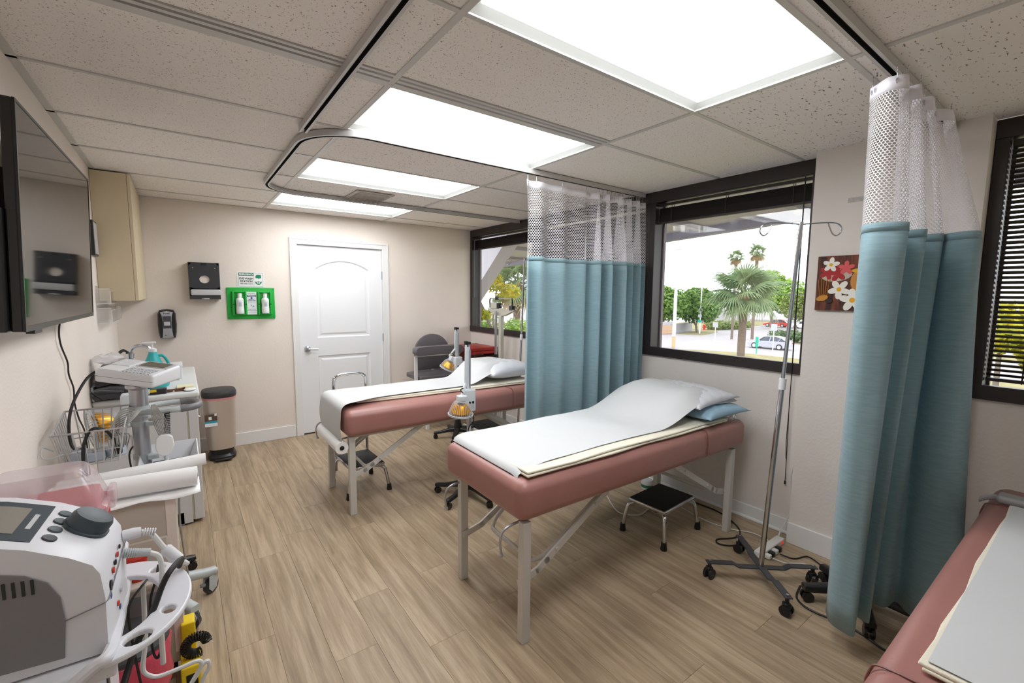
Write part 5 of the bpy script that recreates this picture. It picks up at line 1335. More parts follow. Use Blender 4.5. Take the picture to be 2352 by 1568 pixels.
# ring tray with cup holes
bm = bmesh.new(); ed = []
def loop(pts):
    vs = [bm.verts.new((x, y, 0)) for x, y in pts]
    for a, b_ in zip(vs, vs[1:]+vs[:1]): ed.append(bm.edges.new((a, b_)))
cxr, cyr = .135, -.03
def epts(rx, ry, a0, a1, n): return [(cxr+rx*cos(R(a0+(a1-a0)*k/n)), cyr+ry*sin(R(a0+(a1-a0)*k/n))) for k in range(n+1)]
loop(epts(.155, .205, -88, 88, 30)+epts(.092, .135, 88, -88, 24))
def hole(a, rx, ry, ro=0):
    x0, y0 = cxr+.124*cos(R(a)), cyr+.172*sin(R(a)); loop([(x0+rx*cos(2*pi*k/16)*cos(ro)-ry*sin(2*pi*k/16)*sin(ro), y0+rx*cos(2*pi*k/16)*sin(ro)+ry*sin(2*pi*k/16)*cos(ro)) for k in range(16)][::-1])
hole(-62, .026, .021, .5); hole(-28, .013, .017, .4); hole(48, .014, .018, -.6)
bmesh.ops.triangle_fill(bm, use_beauty=True, use_dissolve=False, edges=ed)
me = bpy.data.meshes.new('ring_tray'); bm.to_mesh(me); bm.free(); me.materials.append(MATS['console_white'])
o = bpy.data.objects.new('ring_tray', me); COL.objects.link(o); o.parent = t; o.location = (0, 0, .806)
sd = o.modifiers.new('thick', 'SOLIDIFY'); sd.thickness = .014; sd.offset = 0
bv = o.modifiers.new('bevel', 'BEVEL'); bv.width = .004; bv.segments = 2; bv.limit_method = 'ANGLE'
for yy in (-.225, .115): MB().box(.10, yy, .772, .16, yy+.045, .798).build('tray_bracket', 'console_white', t, smooth=0, bevel=.004)
# console
cz = .8005
t = thing('therapy_console', (-2.25, -.52, cz), 'white electrotherapy console with dark knob and screen, bottom left', 'therapy console', rz=-.05)
prof = [(-.14, .0), (.155, 0), (.157, .12), (.152, .175), (.142, .196), (.11, .222), (.05, .258), (-.02, .287), (-.09, .305), (-.14, .31)]
c_ = MB(); rs = []
for s_, y in ((.985, -.118), (1, -.112), (1, .112), (.985, .118)): rs.append([(x*s_, y, .002+(z if s_ == 1 else .003+z*.985)) for x, z in prof])
c_.rings(rs).build('case', 'console_white', t, smooth=35)
side = [(-.14, .035), (.088, .022), (.094, .10), (.09, .15), (.075, .185), (.045, .21), (.0, .228), (-.14, .25)]
MB().prism(side, -.121, -.1175, 'y').build('side_panel', 'console_grey', t, smooth=0)
for k in range(9): MB().box(-.048+.0125*k, -.1225, .180-.0012*k, -.0435+.0125*k, -.1205, .214-.0018*k).build('vent_slot', 'black_plastic', t, smooth=0)
MB().tube([(.094, -.1195, .098), (.13, -.1195, .107), (.154, -.1185, .113), (.1588, -.112, .115), (.1588, .112, .135)], .0012, 5).build('case_seam', 'console_grey', t)
def surf(x):
    for (xa, za), (xb, zb) in zip(prof[4:], prof[5:]):
        if xb <= x <= xa: return za+(zb-za)*(xa-x)/(xa-xb)
    return prof[-1][1]
def onpanel(x0, y0, x1, y1, th, name, mt, par=t):
    rs = []
    n = 5
    for up_ in (-.001, th): 
        rs.append([(x0+(x1-x0)*k/n, y0, surf(x0+(x1-x0)*k/n)+.002+up_) for k in range(n+1)]+[(x1+(x0-x1)*k/n, y1, surf(x1+(x0-x1)*k/n)+.002+up_) for k in range(n+1)])
    m_ = MB(); m_.rings(rs, caps=False)
    k2 = 2*(n+1)
    for i in range(n): m_.f.append((k2+i, k2+i+1, k2+k2-2-i, k2+k2-1-i)); m_.mi.append(0)
    return m_.build(name, mt, par, smooth=0)
onpanel(-.135, -.088, .048, .088, .0016, 'screen_bezel', 'console_dark'); onpanel(-.12, -.062, .018, .062, .0026, 'display', 'screen_grey')
onpanel(.029, -.035, .036, .035, .0024, 'logo_print', 'light_grey')
def disc(x, y, r_, h_, name, mt, tap=1, par=t):
    z = surf(x)+.0015; a = math.atan2(surf(x-.01)-surf(x+.01), .02); M = Matrix.Translation((x, y, z)) @ Matrix.Rotation(a, 4, 'Y')
    return MB().lathe([(r_, 0), (r_, h_*.75), (r_*.94*tap, h_), (r_*.8*tap, h_*.96), (.001, h_*.9)], (0,0,0), 26).xf(M).build(name, mt, par, smooth=35)
for k in range(4): disc(.068, -.06+.040*k, .0125, .004, 'button', 'console_dark' if k else 'dark_grey')
disc(.108, .02, .043, .006, 'knob_ring', 'console_dark'); disc(.108, .02, .039, .032, 'knob', 'console_dark', .95)
mat('jack_red', (196, 66, 52), .5)
for k, (y, z, mt, r_) in enumerate(((-.075, .125, 'black_plastic', .011), (-.04, .14, 'jack_red', .007), (-.015, .145, 'black_plastic', .006), (.012, .15, 'jack_red', .006), (.04, .155, 'black_plastic', .005), (-.02, .05, 'jack_red', .006), (.02, .06, 'light_grey', .006))):
    MB().lathe([(r_, 0), (r_, .003), (r_*.6, .003), (.001, .001)], (.1565, y, z), 14, 'x').build('jack', mt, t)
for k, (y, z) in enumerate(((-.078, .103), (-.03, .118), (.0, .03))): MB().box(.1565, y-.006, z-.004, .1578, y+.006, z+.004).build('printed_mark', 'ink_blue', t, smooth=0)
# connectors on the console and their cables
t = thing('probe_cable', (-2.09, -.42, .94), 'white probe cable with ferrite plugged into the console', 'cable')
MB().lathe([(.013, 0), (.014, .02), (.012, .035)], (0, 0, .01), 14, 'x').build('plug', 'white_plastic', t)
MB().tube(rel(t, bez([(-2.055, -.42, .95), (-2.035, -.42, .938), (-2.014, -.42, .896), (-1.99, -.42, .857), (-1.968, -.40, .824), (-1.985, -.36, .815)], 6)), .0065, 8).build('cable', 'cable_white', t)
q0, q1 = rel(t, [(-2.012, -.42, .892), (-1.982, -.425, .85)]); MB().tube([q0, q0.lerp(q1, .1), q0.lerp(q1, .9), q1], [.010, .014, .014, .010], 14).build('ferrite', 'white_plastic', t)
for k in range(5): 
    p = V((.04+.005*k, 0, .008-.0015*k)); MB().tube([p, p+V((.0025, 0, -.0008))], .0095, 10).build('relief_ring', 'white_plastic', t)
t = thing('probe_cable', (-2.09, -.455, .91), 'grey ribbed plug with white cable below the ferrite cable', 'cable')
m_ = MB()
for k in range(12): m_.tube([(.0+.0042*k, 0, .012-.0012*k), (.003+.0042*k, 0, .0112-.0012*k)], .0125-.0003*k, 12)
m_.tube([(0, 0, .012), (.052, 0, -.003)], .0098, 10); m_.build('ribbed_plug', 'trolley_grey', t)
MB().tube(rel(t, bez([(-2.04, -.455, .907), (-2.022, -.455, .89), (-2.018, -.455, .85), (-2.022, -.46, .80), (-2.028, -.46, .70), (-2.03, -.45, .6)], 6)), .006, 8).build('cable', 'cable_white', t)
tag(MB().tube(bez([(-1.985, -.40, .822), (-1.978, -.44, .86), (-1.997, -.53, .885), (-2.013, -.55, .866), (-2.035, -.56, .812), (-2.066, -.60, .765), (-2.082, -.66, .735), (-2.10, -.70, .68), (-2.12, -.70, .5)], 8), .0066, 10).build('draped_cord', 'cable_black'), 'thick black cord draped over the ring tray', 'cord')
tag(MB().tube(bez([(-2.05, -.44, .83), (-2.056, -.48, .84), (-2.077, -.50, .82), (-2.083, -.51, .79), (-2.078, -.51, .70), (-2.07, -.51, .6)], 6), .003, 6).build('electrode_lead', 'cable_black'), 'thin black lead hanging inside the ring tray nearest the console', 'cord')
tag(MB().tube(bez([(-2.03, -.36, .822), (-2.035, -.39, .80), (-2.048, -.43, .76), (-2.05, -.44, .65), (-2.04, -.45, .62), (-2.03, -.44, .66), (-2.045, -.43, .72)], 6), .003, 6).build('electrode_lead', 'cable_black'), 'thin black lead looping down behind the ring tray', 'cord')
tag(MB().tube(bez([(-2.064, -.36, .78), (-2.07, -.35, .616), (-2.079, -.35, .544), (-2.072, -.35, .517), (-2.048, -.35, .499), (-2.004, -.35, .498), (-1.964, -.35, .5), (-1.952, -.35, .489), (-1.961, -.35, .462), (-1.978, -.35, .44), (-1.95, -.345, .477), (-1.936, -.345, .483), (-1.935, -.345, .462), (-1.953, -.345, .426), (-1.98, -.34, .3)], 7), .0055, 8).build('probe_lead', 'cable_white'), 'looped white lead hanging in front of the pink waste bin', 'cord')

# waste bin with pink bag, yellow tool
mat('bag_red', (206, 70, 92), .4, bump=.6, bs=30)
t = thing('waste_bin', (-2.16, .10, 0), 'grey-lidded waste bin lined with a pink bag', 'waste bin')
MB().lathe([(.001, 0), (.10, 0), (.115, .30), (.118, .33)], (0,0,0), 24, caps=False).build('bin_shell', 'light_grey', t)
rs = []
for (r_, z) in ((.117, .16), (.122, .20), (.121, .26), (.124, .32), (.118, .335), (.110, .33)): rs.append([((r_+.004*sin(5*a*pi/16+z*40))*cos(a*pi/16), (r_+.004*sin(5*a*pi/16+z*40))*sin(a*pi/16), z) for a in range(32)])
MB().rings(rs, caps=False).build('bag', 'bag_red', t, smooth=60)
MB().lathe([(.114, .331), (.122, .338), (.122, .352), (.11, .366), (.001, .372)], (0,0,0), 28).build('lid', 'dark_grey', t)
t = thing('yellow_tool', (-1.985, .30, 0), 'bright yellow tool case on the floor beside the pink-lined bin', 'tool')
MB().rbox(-.035, -.12, 0, .03, -.02, .11, .006, 2).build('lower_case', 'bright_yellow', t, smooth=50); MB().rbox(-.03, .0, 0, .018, .07, .215, .006, 2).build('upper_case', 'bright_yellow', t, smooth=50); MB().rbox(-.03, -.022, 0, .02, .002, .05, .004, 2).build('link', 'bright_yellow', t, smooth=50)
MB().rbox(-.02, -.1205, .03, .018, -.118, .08, .001, 1).build('name_plate', 'cable_black', t, smooth=0)
co = []
for k in range(260):
    a = k*.62; u = k/259; A = u*2*pi*.82; cx_, cz_ = .035*cos(A), .035*sin(A); rr_ = .016
    co.append((.018+cx_+rr_*cos(a)*cos(A), -.065+rr_*sin(a), .155+cz_+rr_*cos(a)*sin(A)))
MB().tube(co, .0032, 5).build('coiled_cord', 'cable_black', t)

# ================================================================== FLOOR: POWER STRIP, CORDS, STAND BASE
mat('strip_white', (232, 230, 224), .45); mat('red_switch', (220, 40, 30), .4, emit=.6)
t = thing('power_strip', (.90, -.665, 0), 'white power strip with red switch beside the iv stand', 'power strip', rz=.12)
MB().rbox(-.15, -.025, 0, .15, .025, .036, .006, 2).build('housing', 'strip_white', t, smooth=50)
MB().box(.10, -.0265, .012, .122, -.0245, .028).build('switch', 'red_switch', t, smooth=0)
for k in range(4):
    x = -.11+.045*k
    MB().rbox(x-.014, -.058, .004, x+.014, -.026, .03, .005, 2).build('plug', 'black_plastic' if k % 2 else 'strip_white', t, smooth=50)
MB().tube(rel(t, bez([(1.045, -.65, .02), (1.12, -.64, .06), (1.17, -.66, .15), (1.185, -.662, .25), (1.182, -.645, .36), (1.183, -.655, .45), (1.188, -.675, .505), (1.192, -.688, .508)], 6)), .0048, 8).build('supply_cord', 'cable_white', t)
t.rotation_euler = (0, 0, 0)
def cord(P, r_, mt, label): tag(MB().tube(bez(P, 7), r_, 7).build('floor_cord', mt), label, 'cord')
f_ = .0055
cord([(1.12, .3, f_), (1.10, .0, f_), (1.102, -.225, f_), (1.02, -.394, f_), (.931, -.469, f_), (.843, -.471, f_), (.743, -.419, f_), (.699, -.45, f_), (.735, -.505, f_), (.80, -.54, f_), (.80, -.60, f_), (.79, -.70, .012)], .0048, 'cable_black', 'black cord snaking on the floor beside the table leg')
cord([(.75, .60, f_), (.66, .45, f_), (.536, .258, f_), (.51, .155, f_), (.601, .075, f_), (.72, .09, f_), (.85, .06, f_)], .0042, 'cable_white', 'pale cord looping on the floor behind the low step stool')
cord([(.942, -.03, f_), (.906, -.24, f_), (.939, -.407, f_), (1.0, -.50, f_), (1.0, -.60, f_), (.97, -.63, f_)], .0035, 'cable_white', 'thin pale cord on the floor below the table end')
cord([(.88, -.735, .012), (.91, -.80, f_), (1.0, -.84, f_), (.96, -.93, f_), (.92, -.98, f_), (.90, -1.06, f_)], .004, 'cable_black', 'black cord running from the power strip towards the right curtain')
cord([(.80, -.73, .012), (.82, -.79, f_), (.90, -.86, f_), (.84, -.92, f_), (.80, -1.0, f_)], .0035, 'cable_white', 'pale cord running from the power strip towards the right curtain')
cord([(.66, -.93, f_), (.55, -.955, f_), (.505, -1.0, f_), (.494, -1.057, f_), (.505, -1.116, f_), (.515, -1.20, f_), (.50, -1.27, f_), (.473, -1.344, f_), (.45, -1.5, f_)], .0048, 'cable_black', 'black cord crossing the floor under the right curtain')
t = thing('stand_base', (.73, -1.165, 0), 'black wheeled stand base peeking from under the right curtain', 'stand base')
for a_ in (134, 206, 278, 350, 62):
    a = R(a_); d = V((cos(a), sin(a), 0)); s = V((-d.y, d.x, 0)); rs = []; rad = .235 if a_ not in (350, 62) else .2
    for r_, z, w_, h_ in ((.02, .095, .028, .045), (.10, .09, .026, .04), (rad-.05, .078, .024, .034), (rad+.02, .074, .022, .03)): rs.append([d*r_+s*i*w_+V((0, 0, z+j*h_/2)) for i, j in ((-1,-1),(1,-1),(1,.5),(.6,1),(-.6,1),(-1,.5))])
    l = MB().rings(rs).build('base_leg', 'black_plastic', t, smooth=50); c_ = MB(); caster(c_, d.x*rad, d.y*rad, .027, .04, a); c_.cyl(d*rad+V((0,0,.027)), d*rad+V((0,0,.065)), .009, n=8); c_.build('caster', 'black_plastic', l)
MB().lathe([(.05, .07), (.045, .13), (.028, .2), (.016, .22), (.016, .6)], (0,0,0), 14).build('post', 'black_plastic', t)
mat('tape_green', (60, 120, 96), .5)
t = thing('tape_roll', (1.02, .33, 0), 'white canister with green label on the floor under the table', 'canister')
MB().lathe([(.001, 0), (.045, 0), (.048, .01), (.048, .06), (.04, .075), (.001, .08)], (0,0,0), 20).build('can', 'white_plastic', t); MB().lathe([(.0485, .018), (.0485, .042)], (0,0,0), 20, caps=False).build('label', 'tape_green', t)

tag(MB().tube(bez([(-1.995, .64, .66), (-2.0, .65, .51), (-1.995, .655, .38), (-1.983, .655, .22), (-1.98, .66, .12)], 6), .004, 6).build('hanging_cord', 'cable_grey'), 'grey cord hanging down beside the beige unit', 'cord')

# ================================================================== OUTSIDE (the room is on an upper floor; street level at z = G)
G = -4.2
mat('asphalt', (146, 141, 143), .9, var=.06, vs=.4); mat('lawn', (130, 121, 80), .95, var=.25, vs=.9); mat('kerb', (206, 204, 200), .9)
mat('ext_white', (166, 163, 168), .7); mat('ext_beam', (140, 140, 152), .7)
tag(MB().box(-60, -160, G-.5, 260, 220, G-.08).build('ground', 'asphalt', smooth=0), 'pale asphalt street and parking ground outside the windows', kind='structure')
def lawn(name, poly, label): tag(MB().prism(poly, G-.085, G-.02, 'z').build(name, 'lawn', smooth=0), label, 'lawn')
lawn('lawn', [(4, -120), (44.5, -120), (44.8, 12), (44.5, 22), (42.5, 26), (38, 28), (30, 40), (20, 150), (4, 150)], 'grass strip in front of the building where the big palm grows')
lawn('lawn', [(61, 35.5), (69, 37.5), (72, 39.5), (88, 41.5), (110, 44), (112, 62), (70.5, 52), (69.5, 41.5), (60, 38.9)], 'grass corner by the hedge across the street')
lawn('lawn', [(59.3, 20), (62, 27), (63.6, 27), (63.6, -40), (59.3, -40)], 'planted parking island behind the silver car')
# overhanging canopy
t = thing('roof_canopy', (1.5, 4, 2.75), 'white roof overhang outside the windows', 'canopy')
MB().prism([(0, -8.5), (2.19, -8.5), (6.98, 9.0), (0, 9)], 0, .25, 'z').build('soffit', 'ext_white', t, smooth=0)
MB().bar((2.11, -8.5, -.07), (6.90, 9.0, -.07), .16, .138).build('edge_beam', 'ext_beam', t, smooth=0)
for y in (-5.5, -3.1, -1.35, 1.2, 3.6, 6): MB().bar((.1, y-.6, -.04), (4.38+y*.274, y, -.042), .12, .08).build('cross_beam', 'ext_beam', t, smooth=0)
tag(MB().prism([(3.46, 2.75), (3.55, 2.33), (4.62, 1.43), (5.4, 1.2), (5.4, 2.75)], 1.9, 2.15, 'x').build('gusset_wall', 'ext_white', smooth=0), 'slanted white stucco bracket outside the far corner window', 'wall bracket')

def leaf_mat(name, c1, c2, tr=.35):
    m = bpy.data.materials.new(name); m.use_nodes = True; nt = m.node_tree; b = nt.nodes['Principled BSDF']; L = nt.links.new
    tc = nt.nodes.new('ShaderNodeTexCoord'); n = nd(nt, 'ShaderNodeTexNoise', Scale=1.6, Detail=4.0); L(tc.outputs['Object'], n.inputs[0])
    r = nt.nodes.new('ShaderNodeMapRange'); r.inputs[1].default_value = .35; r.inputs[2].default_value = .65; L(n.outputs[0], r.inputs[0])
    x = nd(nt, 'ShaderNodeMix', data_type='RGBA'); x.inputs[6].default_value = lin(c1); x.inputs[7].default_value = lin(c2); L(r.outputs[0], x.inputs[0]); L(x.outputs[2], b.inputs['Base Color'])
    b.inputs['Roughness'].default_value = .6; t_ = nt.nodes.new('ShaderNodeBsdfTranslucent'); L(x.outputs[2], t_.inputs[0]); mx = nt.nodes.new('ShaderNodeMixShader'); mx.inputs[0].default_value = tr
    L(b.outputs[0], mx.inputs[1]); L(t_.outputs[0], mx.inputs[2]); L(mx.outputs[0], nt.nodes['Material Output'].inputs[0]); MATS[name] = m
leaf_mat('leaf_green', (78, 112, 44), (122, 152, 66)); leaf_mat('leaf_dark', (70, 98, 58), (100, 128, 78)); leaf_mat('leaf_yellow', (196, 176, 30), (150, 164, 44)); leaf_mat('leaf_olive', (104, 124, 58), (140, 150, 80)); leaf_mat('leaf_lime', (120, 160, 60), (156, 180, 80))
leaf_mat('palm_green', (96, 120, 84), (146, 162, 116), .3); leaf_mat('palm_dry', (150, 126, 88), (172, 150, 110), .3)
mat('bark', (116, 101, 90), .9, var=.25, vs=5, bump=.8, bs=7, stretch=(1, 1, 6)); mat('grey_bark', (120, 110, 100), .9, var=.2, vs=4)
def leaves(mb, blobs, n, size, rnd, flat=.75):
    for k in range(n):
        c, r_ = blobs[rnd.randrange(len(blobs))]
        d = V((rnd.gauss(0, 1), rnd.gauss(0, 1), rnd.gauss(0, 1))).normalized(); p = V(c)+V((d.x*r_[0], d.y*r_[1], d.z*r_[2]))*(rnd.random()**.28)
        a = V((rnd.gauss(0, 1), rnd.gauss(0, 1), rnd.gauss(0, .6))).normalized(); b_ = a.cross(d+V((.1, .2, .3))).normalized(); s = size*(.6+.8*rnd.random())
        mb.add([p-a*s, p+b_*s*.55, p+a*s, p-b_*s*.55], [(0, 1, 2, 3)])
def tree(name, base, blobs, n, size, label, cat, mt, trunk=None, seed=1, group=None, bark='grey_bark'):
    rnd = random.Random(seed); t = thing(name, base, label, cat, group=group)
    m_ = MB(); leaves(m_, blobs, n, size, rnd); o = m_.build('foliage', mt, t, smooth=0); o['kind'] = 'stuff'
    if trunk:
        tm_ = MB()
        for P, r_ in trunk: tm_.tube(bez(P, 4), [r_*(1-.55*k/(4*(len(P)-1))) for k in range(4*(len(P)-1)+1)], 8)
        for k, (P, r_) in enumerate(trunk):
            MB().tube(bez(P, 4), [r_*(1-.55*k2/(4*(len(P)-1))) for k2 in range(4*(len(P)-1)+1)], 8).build('trunk' if k == 0 else 'branch', bark, t)
    return t
GT = 'trees across the street'
tree('leafy_tree', (60.7, 41.8, G), [((0, 1.5, 4.1), (2.8, 3.2, 2.6)), ((0, -1.2, 4.6), (2.6, 2.8, 2.7)), ((0, 4.0, 4.0), (2.6, 2.8, 2.6)), ((0, 1.4, 6.0), (2.2, 2.6, 1.5))], 6000, .28, 'rounded green tree left of the street lamp, by the beige wall', 'tree', 'leaf_green', [([(0,0,0), (0,.2,1.4), (.2,.9,3.2)], .22), ([(0,.1,.9), (.1,-.9,2.2), (0,-1.6,3.4)], .14)], 2, GT)
tree('leafy_tree', (65.2, 38.9, G), [((0, .8, 4.0), (2.6, 2.7, 2.6)), ((0, -1.4, 4.0), (2.3, 2.2, 2.4)), ((0, .2, 5.7), (2.2, 2.3, 1.5))], 5200, .28, 'green tree behind the street lamp and stop sign', 'tree', 'leaf_green', [([(0,0,0), (0,.2,1.3), (.1,-.4,3)], .2), ([(0,0,.7), (0,.9,1.9), (.1,1.4,3)], .13)], 3, GT)
tree('leafy_tree', (88, 37.5, G), [((0, 0, 6.5), (4, 4.2, 3.4)), ((0, -3.2, 5.8), (3.5, 3.4, 3)), ((0, 1, 9), (3, 2.6, 1.8))], 3600, .34, 'tall light green tree behind the big palm', 'tree', 'leaf_lime', [([(0,0,0), (.1,.2,3), (0,.4,6)], .35)], 4, GT)
tree('leafy_tree', (81, 30.6, G), [((0, 0, 4.3), (2.6, 2.5, 2.6)), ((0, -1.6, 4.4), (2.2, 1.9, 2.4))], 2600, .28, 'olive green tree right of the big palm near the parked cars', 'tree', 'leaf_olive', [([(0,0,0), (0,.2,2), (.1,0,4)], .22)], 5, GT)
tree('conifer_tree', (97, 30.5, G), [((0, 0, 2.5), (2.2, 2.2, 2)), ((0, 0, 5.2), (1.7, 1.7, 2)), ((0, 0, 7.6), (1.1, 1.1, 1.8)), ((0, 0, 9.6), (.6, .6, 1.4))], 2400, .28, 'dark pointed conifer at the right edge of the palm view', 'tree', 'leaf_dark', [([(0,0,0), (0,0,4), (0,0,10)], .25)], 6, GT)
tree('leafy_tree', (114, 60, G), [((0, 0, 4.5), (4, 5, 3)), ((0, -7, 4.8), (4, 5, 3.2)), ((0, -14, 4.6), (4, 5, 3)), ((0, 7, 4.4), (4, 5, 3))], 4200, .4, 'long dense tree row far behind the hedge', 'tree', 'leaf_dark', [([(0,0,0), (0,0,2), (0,0,5)], .3)], 7, GT)
tree('hedge', (76.5, 40.0, G), [((-3.6, .7, .75), (1.6, 1.6, .85)), ((-1.2, .2, .75), (1.6, 1.6, .85)), ((1.2, -.4, .75), (1.6, 1.6, .85)), ((3.6, -1, .75), (1.6, 1.6, .85))], 2600, .18, 'low clipped hedge across the street behind the palm trunk', 'hedge', 'leaf_olive', None, 8)
tree('hedge', (61.5, 23.2, G), [((0, 1.8, .7), (1.3, 1.3, .75)), ((0, 0, .75), (1.4, 1.4, .8)), ((0, -1.8, .7), (1.3, 1.3, .75)), ((0, -3.4, .7), (1.3, 1.2, .7))], 2200, .16, 'grey-green bushes on the parking island behind the silver car', 'hedge', 'leaf_dark', None, 9)
tree('shrub', (39.5, 30.6, G), [((0, 0, 2.6), (.9, .9, 1.6)), ((0, .3, 4), (.7, .7, 1))], 1200, .14, 'pale green shrub at the left edge of the palm window', 'shrub', 'leaf_lime', [([(0,0,0), (0,.1,1), (.05,0,2.5)], .08)], 10)
tree('yellow_tree', (7.6, 12.5, G), [((-.35, .75, 6.05), (.5, .6, .38)), ((.0, .1, 6.25), (.55, .55, .4)), ((.55, -.35, 5.85), (.5, .45, .32)), ((-.55, 1.0, 5.4), (.35, .4, .3)), ((-.2, .3, 5.0), (.35, .4, .22))], 1900, .075, 'yellow flowering tree outside the far corner window', 'tree', 'leaf_yellow', [([(.4,-.6,0), (.3,-.3,3), (0,.1,4.6), (-.35,.5,5.8)], .09), ([(.2,-.2,3.6), (.1,.0,4.8), (.2,-.1,6)], .05)], 11)
tree('shrub', (7.9, 12.0, G), [((.1, -.55, 4.55), (.5, .5, .36)), ((-.5, .9, 4.4), (.5, .5, .3)), ((.35, -.9, 4.3), (.45, .45, .35))], 1100, .075, 'leafy green shrub tops just above the far window sill', 'shrub', 'leaf_lime', [([(0,0,0), (.1,-.2,2), (.1,-.5,4.4)], .05)], 12)
tree('shrub', (17, 27, G), [((0, 0, 2.6), (1.6, 1.8, 1.6)), ((2, -3, 2.4), (1.6, 1.8, 1.5)), ((-2, 3, 2.6), (1.6, 1.8, 1.6))], 2200, .2, 'green bushes farther out beyond the far corner window', 'shrub', 'leaf_olive', None, 13)
tree('leafy_tree', (30, 1.6, G), [((0, 0, 4.4), (1.7, 1.0, 1.3)), ((1, -1.5, 3.2), (1.7, 1.0, 1.3))], 1700, .2, 'yellow-green tree seen through the right blind', 'tree', 'leaf_yellow', [([(0,0,0), (0,0,2), (0,0,4)], .15)], 14)

# palms
def frond_mesh(seed, L_=1.0, dry=False):
    """fan leaf: petiole along +x, blade spreading at its end"""
    rnd = random.Random(seed); m_ = MB()
    m_.tube(bez([(0, 0, 0), (.45*L_, 0, .10*L_), (.85*L_, 0, .06*L_)], 4), [.02]*8+[.012], 5)
    n = 26; o = V((.82*L_, 0, .065*L_))
    for k in range(n):
        a = R(-118+236*k/(n-1)); ln = (.95-.25*abs(a)/2.1)*L_*(.9+.2*rnd.random()); pts = []
        for s in range(5):
            u = s/4; drp = -.42*u*u*ln*(1+.4*rnd.random()); pts.append(o+V((cos(a)*ln*u, sin(a)*ln*u*.95, drp+.05*sin(a*3)*u)))
        side = V((-sin(a), cos(a), .35)).normalized()
        W = [.012, .042, .036, .020, .002]
        A = [p+side*w_*L_ for p, w_ in zip(pts, W)]; B_ = [p-side*w_*L_ for p, w_ in zip(pts, W)]
        m_.grid([A, B_])
    return m_
FR = []
for q in range(3):
    o = frond_mesh(q).build('frond', 'palm_green', None, smooth=0); FR.append(o.data); bpy.data.objects.remove(o)
o = frond_mesh(9).build('frond', 'palm_dry', None, smooth=0); FRD = o.data; bpy.data.objects.remove(o)
def palm(name, base, h, tr, crown, n, label, seed, lean=(0, 0), dry=6, skirt=True, boots=True):
    rnd = random.Random(seed); t = thing(name, base, label, 'palm tree', group='palms outside')
    P = [(0, 0, 0), (lean[0]*.3, lean[1]*.3, h*.5), (lean[0], lean[1], h)]
    MB().tube(bez(P, 10), [tr*(1.05 if k < 15 else 1.05+.25*((k-15)/5)) for k in range(21)], 14).build('trunk', 'bark', t, smooth=50)
    if boots:
        MB().lathe([(tr*1.3, -.9), (tr*1.7, -.5), (tr*1.5, 0), (tr*.8, .25)], (lean[0], lean[1], h), 14).build('leaf_boots', 'palm_dry', t)
    top_ = V((lean[0], lean[1], h+.05))
    for k in range(n+dry):
        dr_ = k >= n; u = (k+.5)/n if not dr_ else 1
        az = k*2.39996+rnd.random()*.3; el = R(82-112*u**.85+rnd.uniform(-9, 9)) if not dr_ else R(-48+rnd.uniform(-14, 10))
        o = bpy.data.objects.new('frond', FRD if dr_ else FR[k % 3]); COL.objects.link(o); o.parent = t
        o.location = top_; s = crown/1.72*(.85+.3*rnd.random()); o.scale = (s, s, s); o.rotation_euler = (rnd.uniform(-.4, .4), -el, az)
    return t
palm('sabal_palm', (22.1, 10.15, G), 5.75, .185, 1.95, 40, 'big fan palm with thick trunk in the middle of the window view', 3, dry=1)
palm('sabal_palm', (12.6, 17.5, G), 6.2, .18, 1.85, 36, 'fan palm outside the far corner window behind the scale', 5, dry=5)
palm('washingtonia_palm', (58.2, 29.5, G), 10.9, .16, 1.3, 20, 'left one of two tall thin palms behind the big palm', 7, dry=12, boots=False)
palm('washingtonia_palm', (60.5, 27.9, G), 11.6, .18, 1.5, 22, 'right taller one of two thin palms behind the big palm', 8, dry=12, boots=False)
palm('sabal_palm', (11.0, 15.6, G), 3.3, .14, 1.2, 22, 'low young fan palm below the far corner window', 11, dry=2)

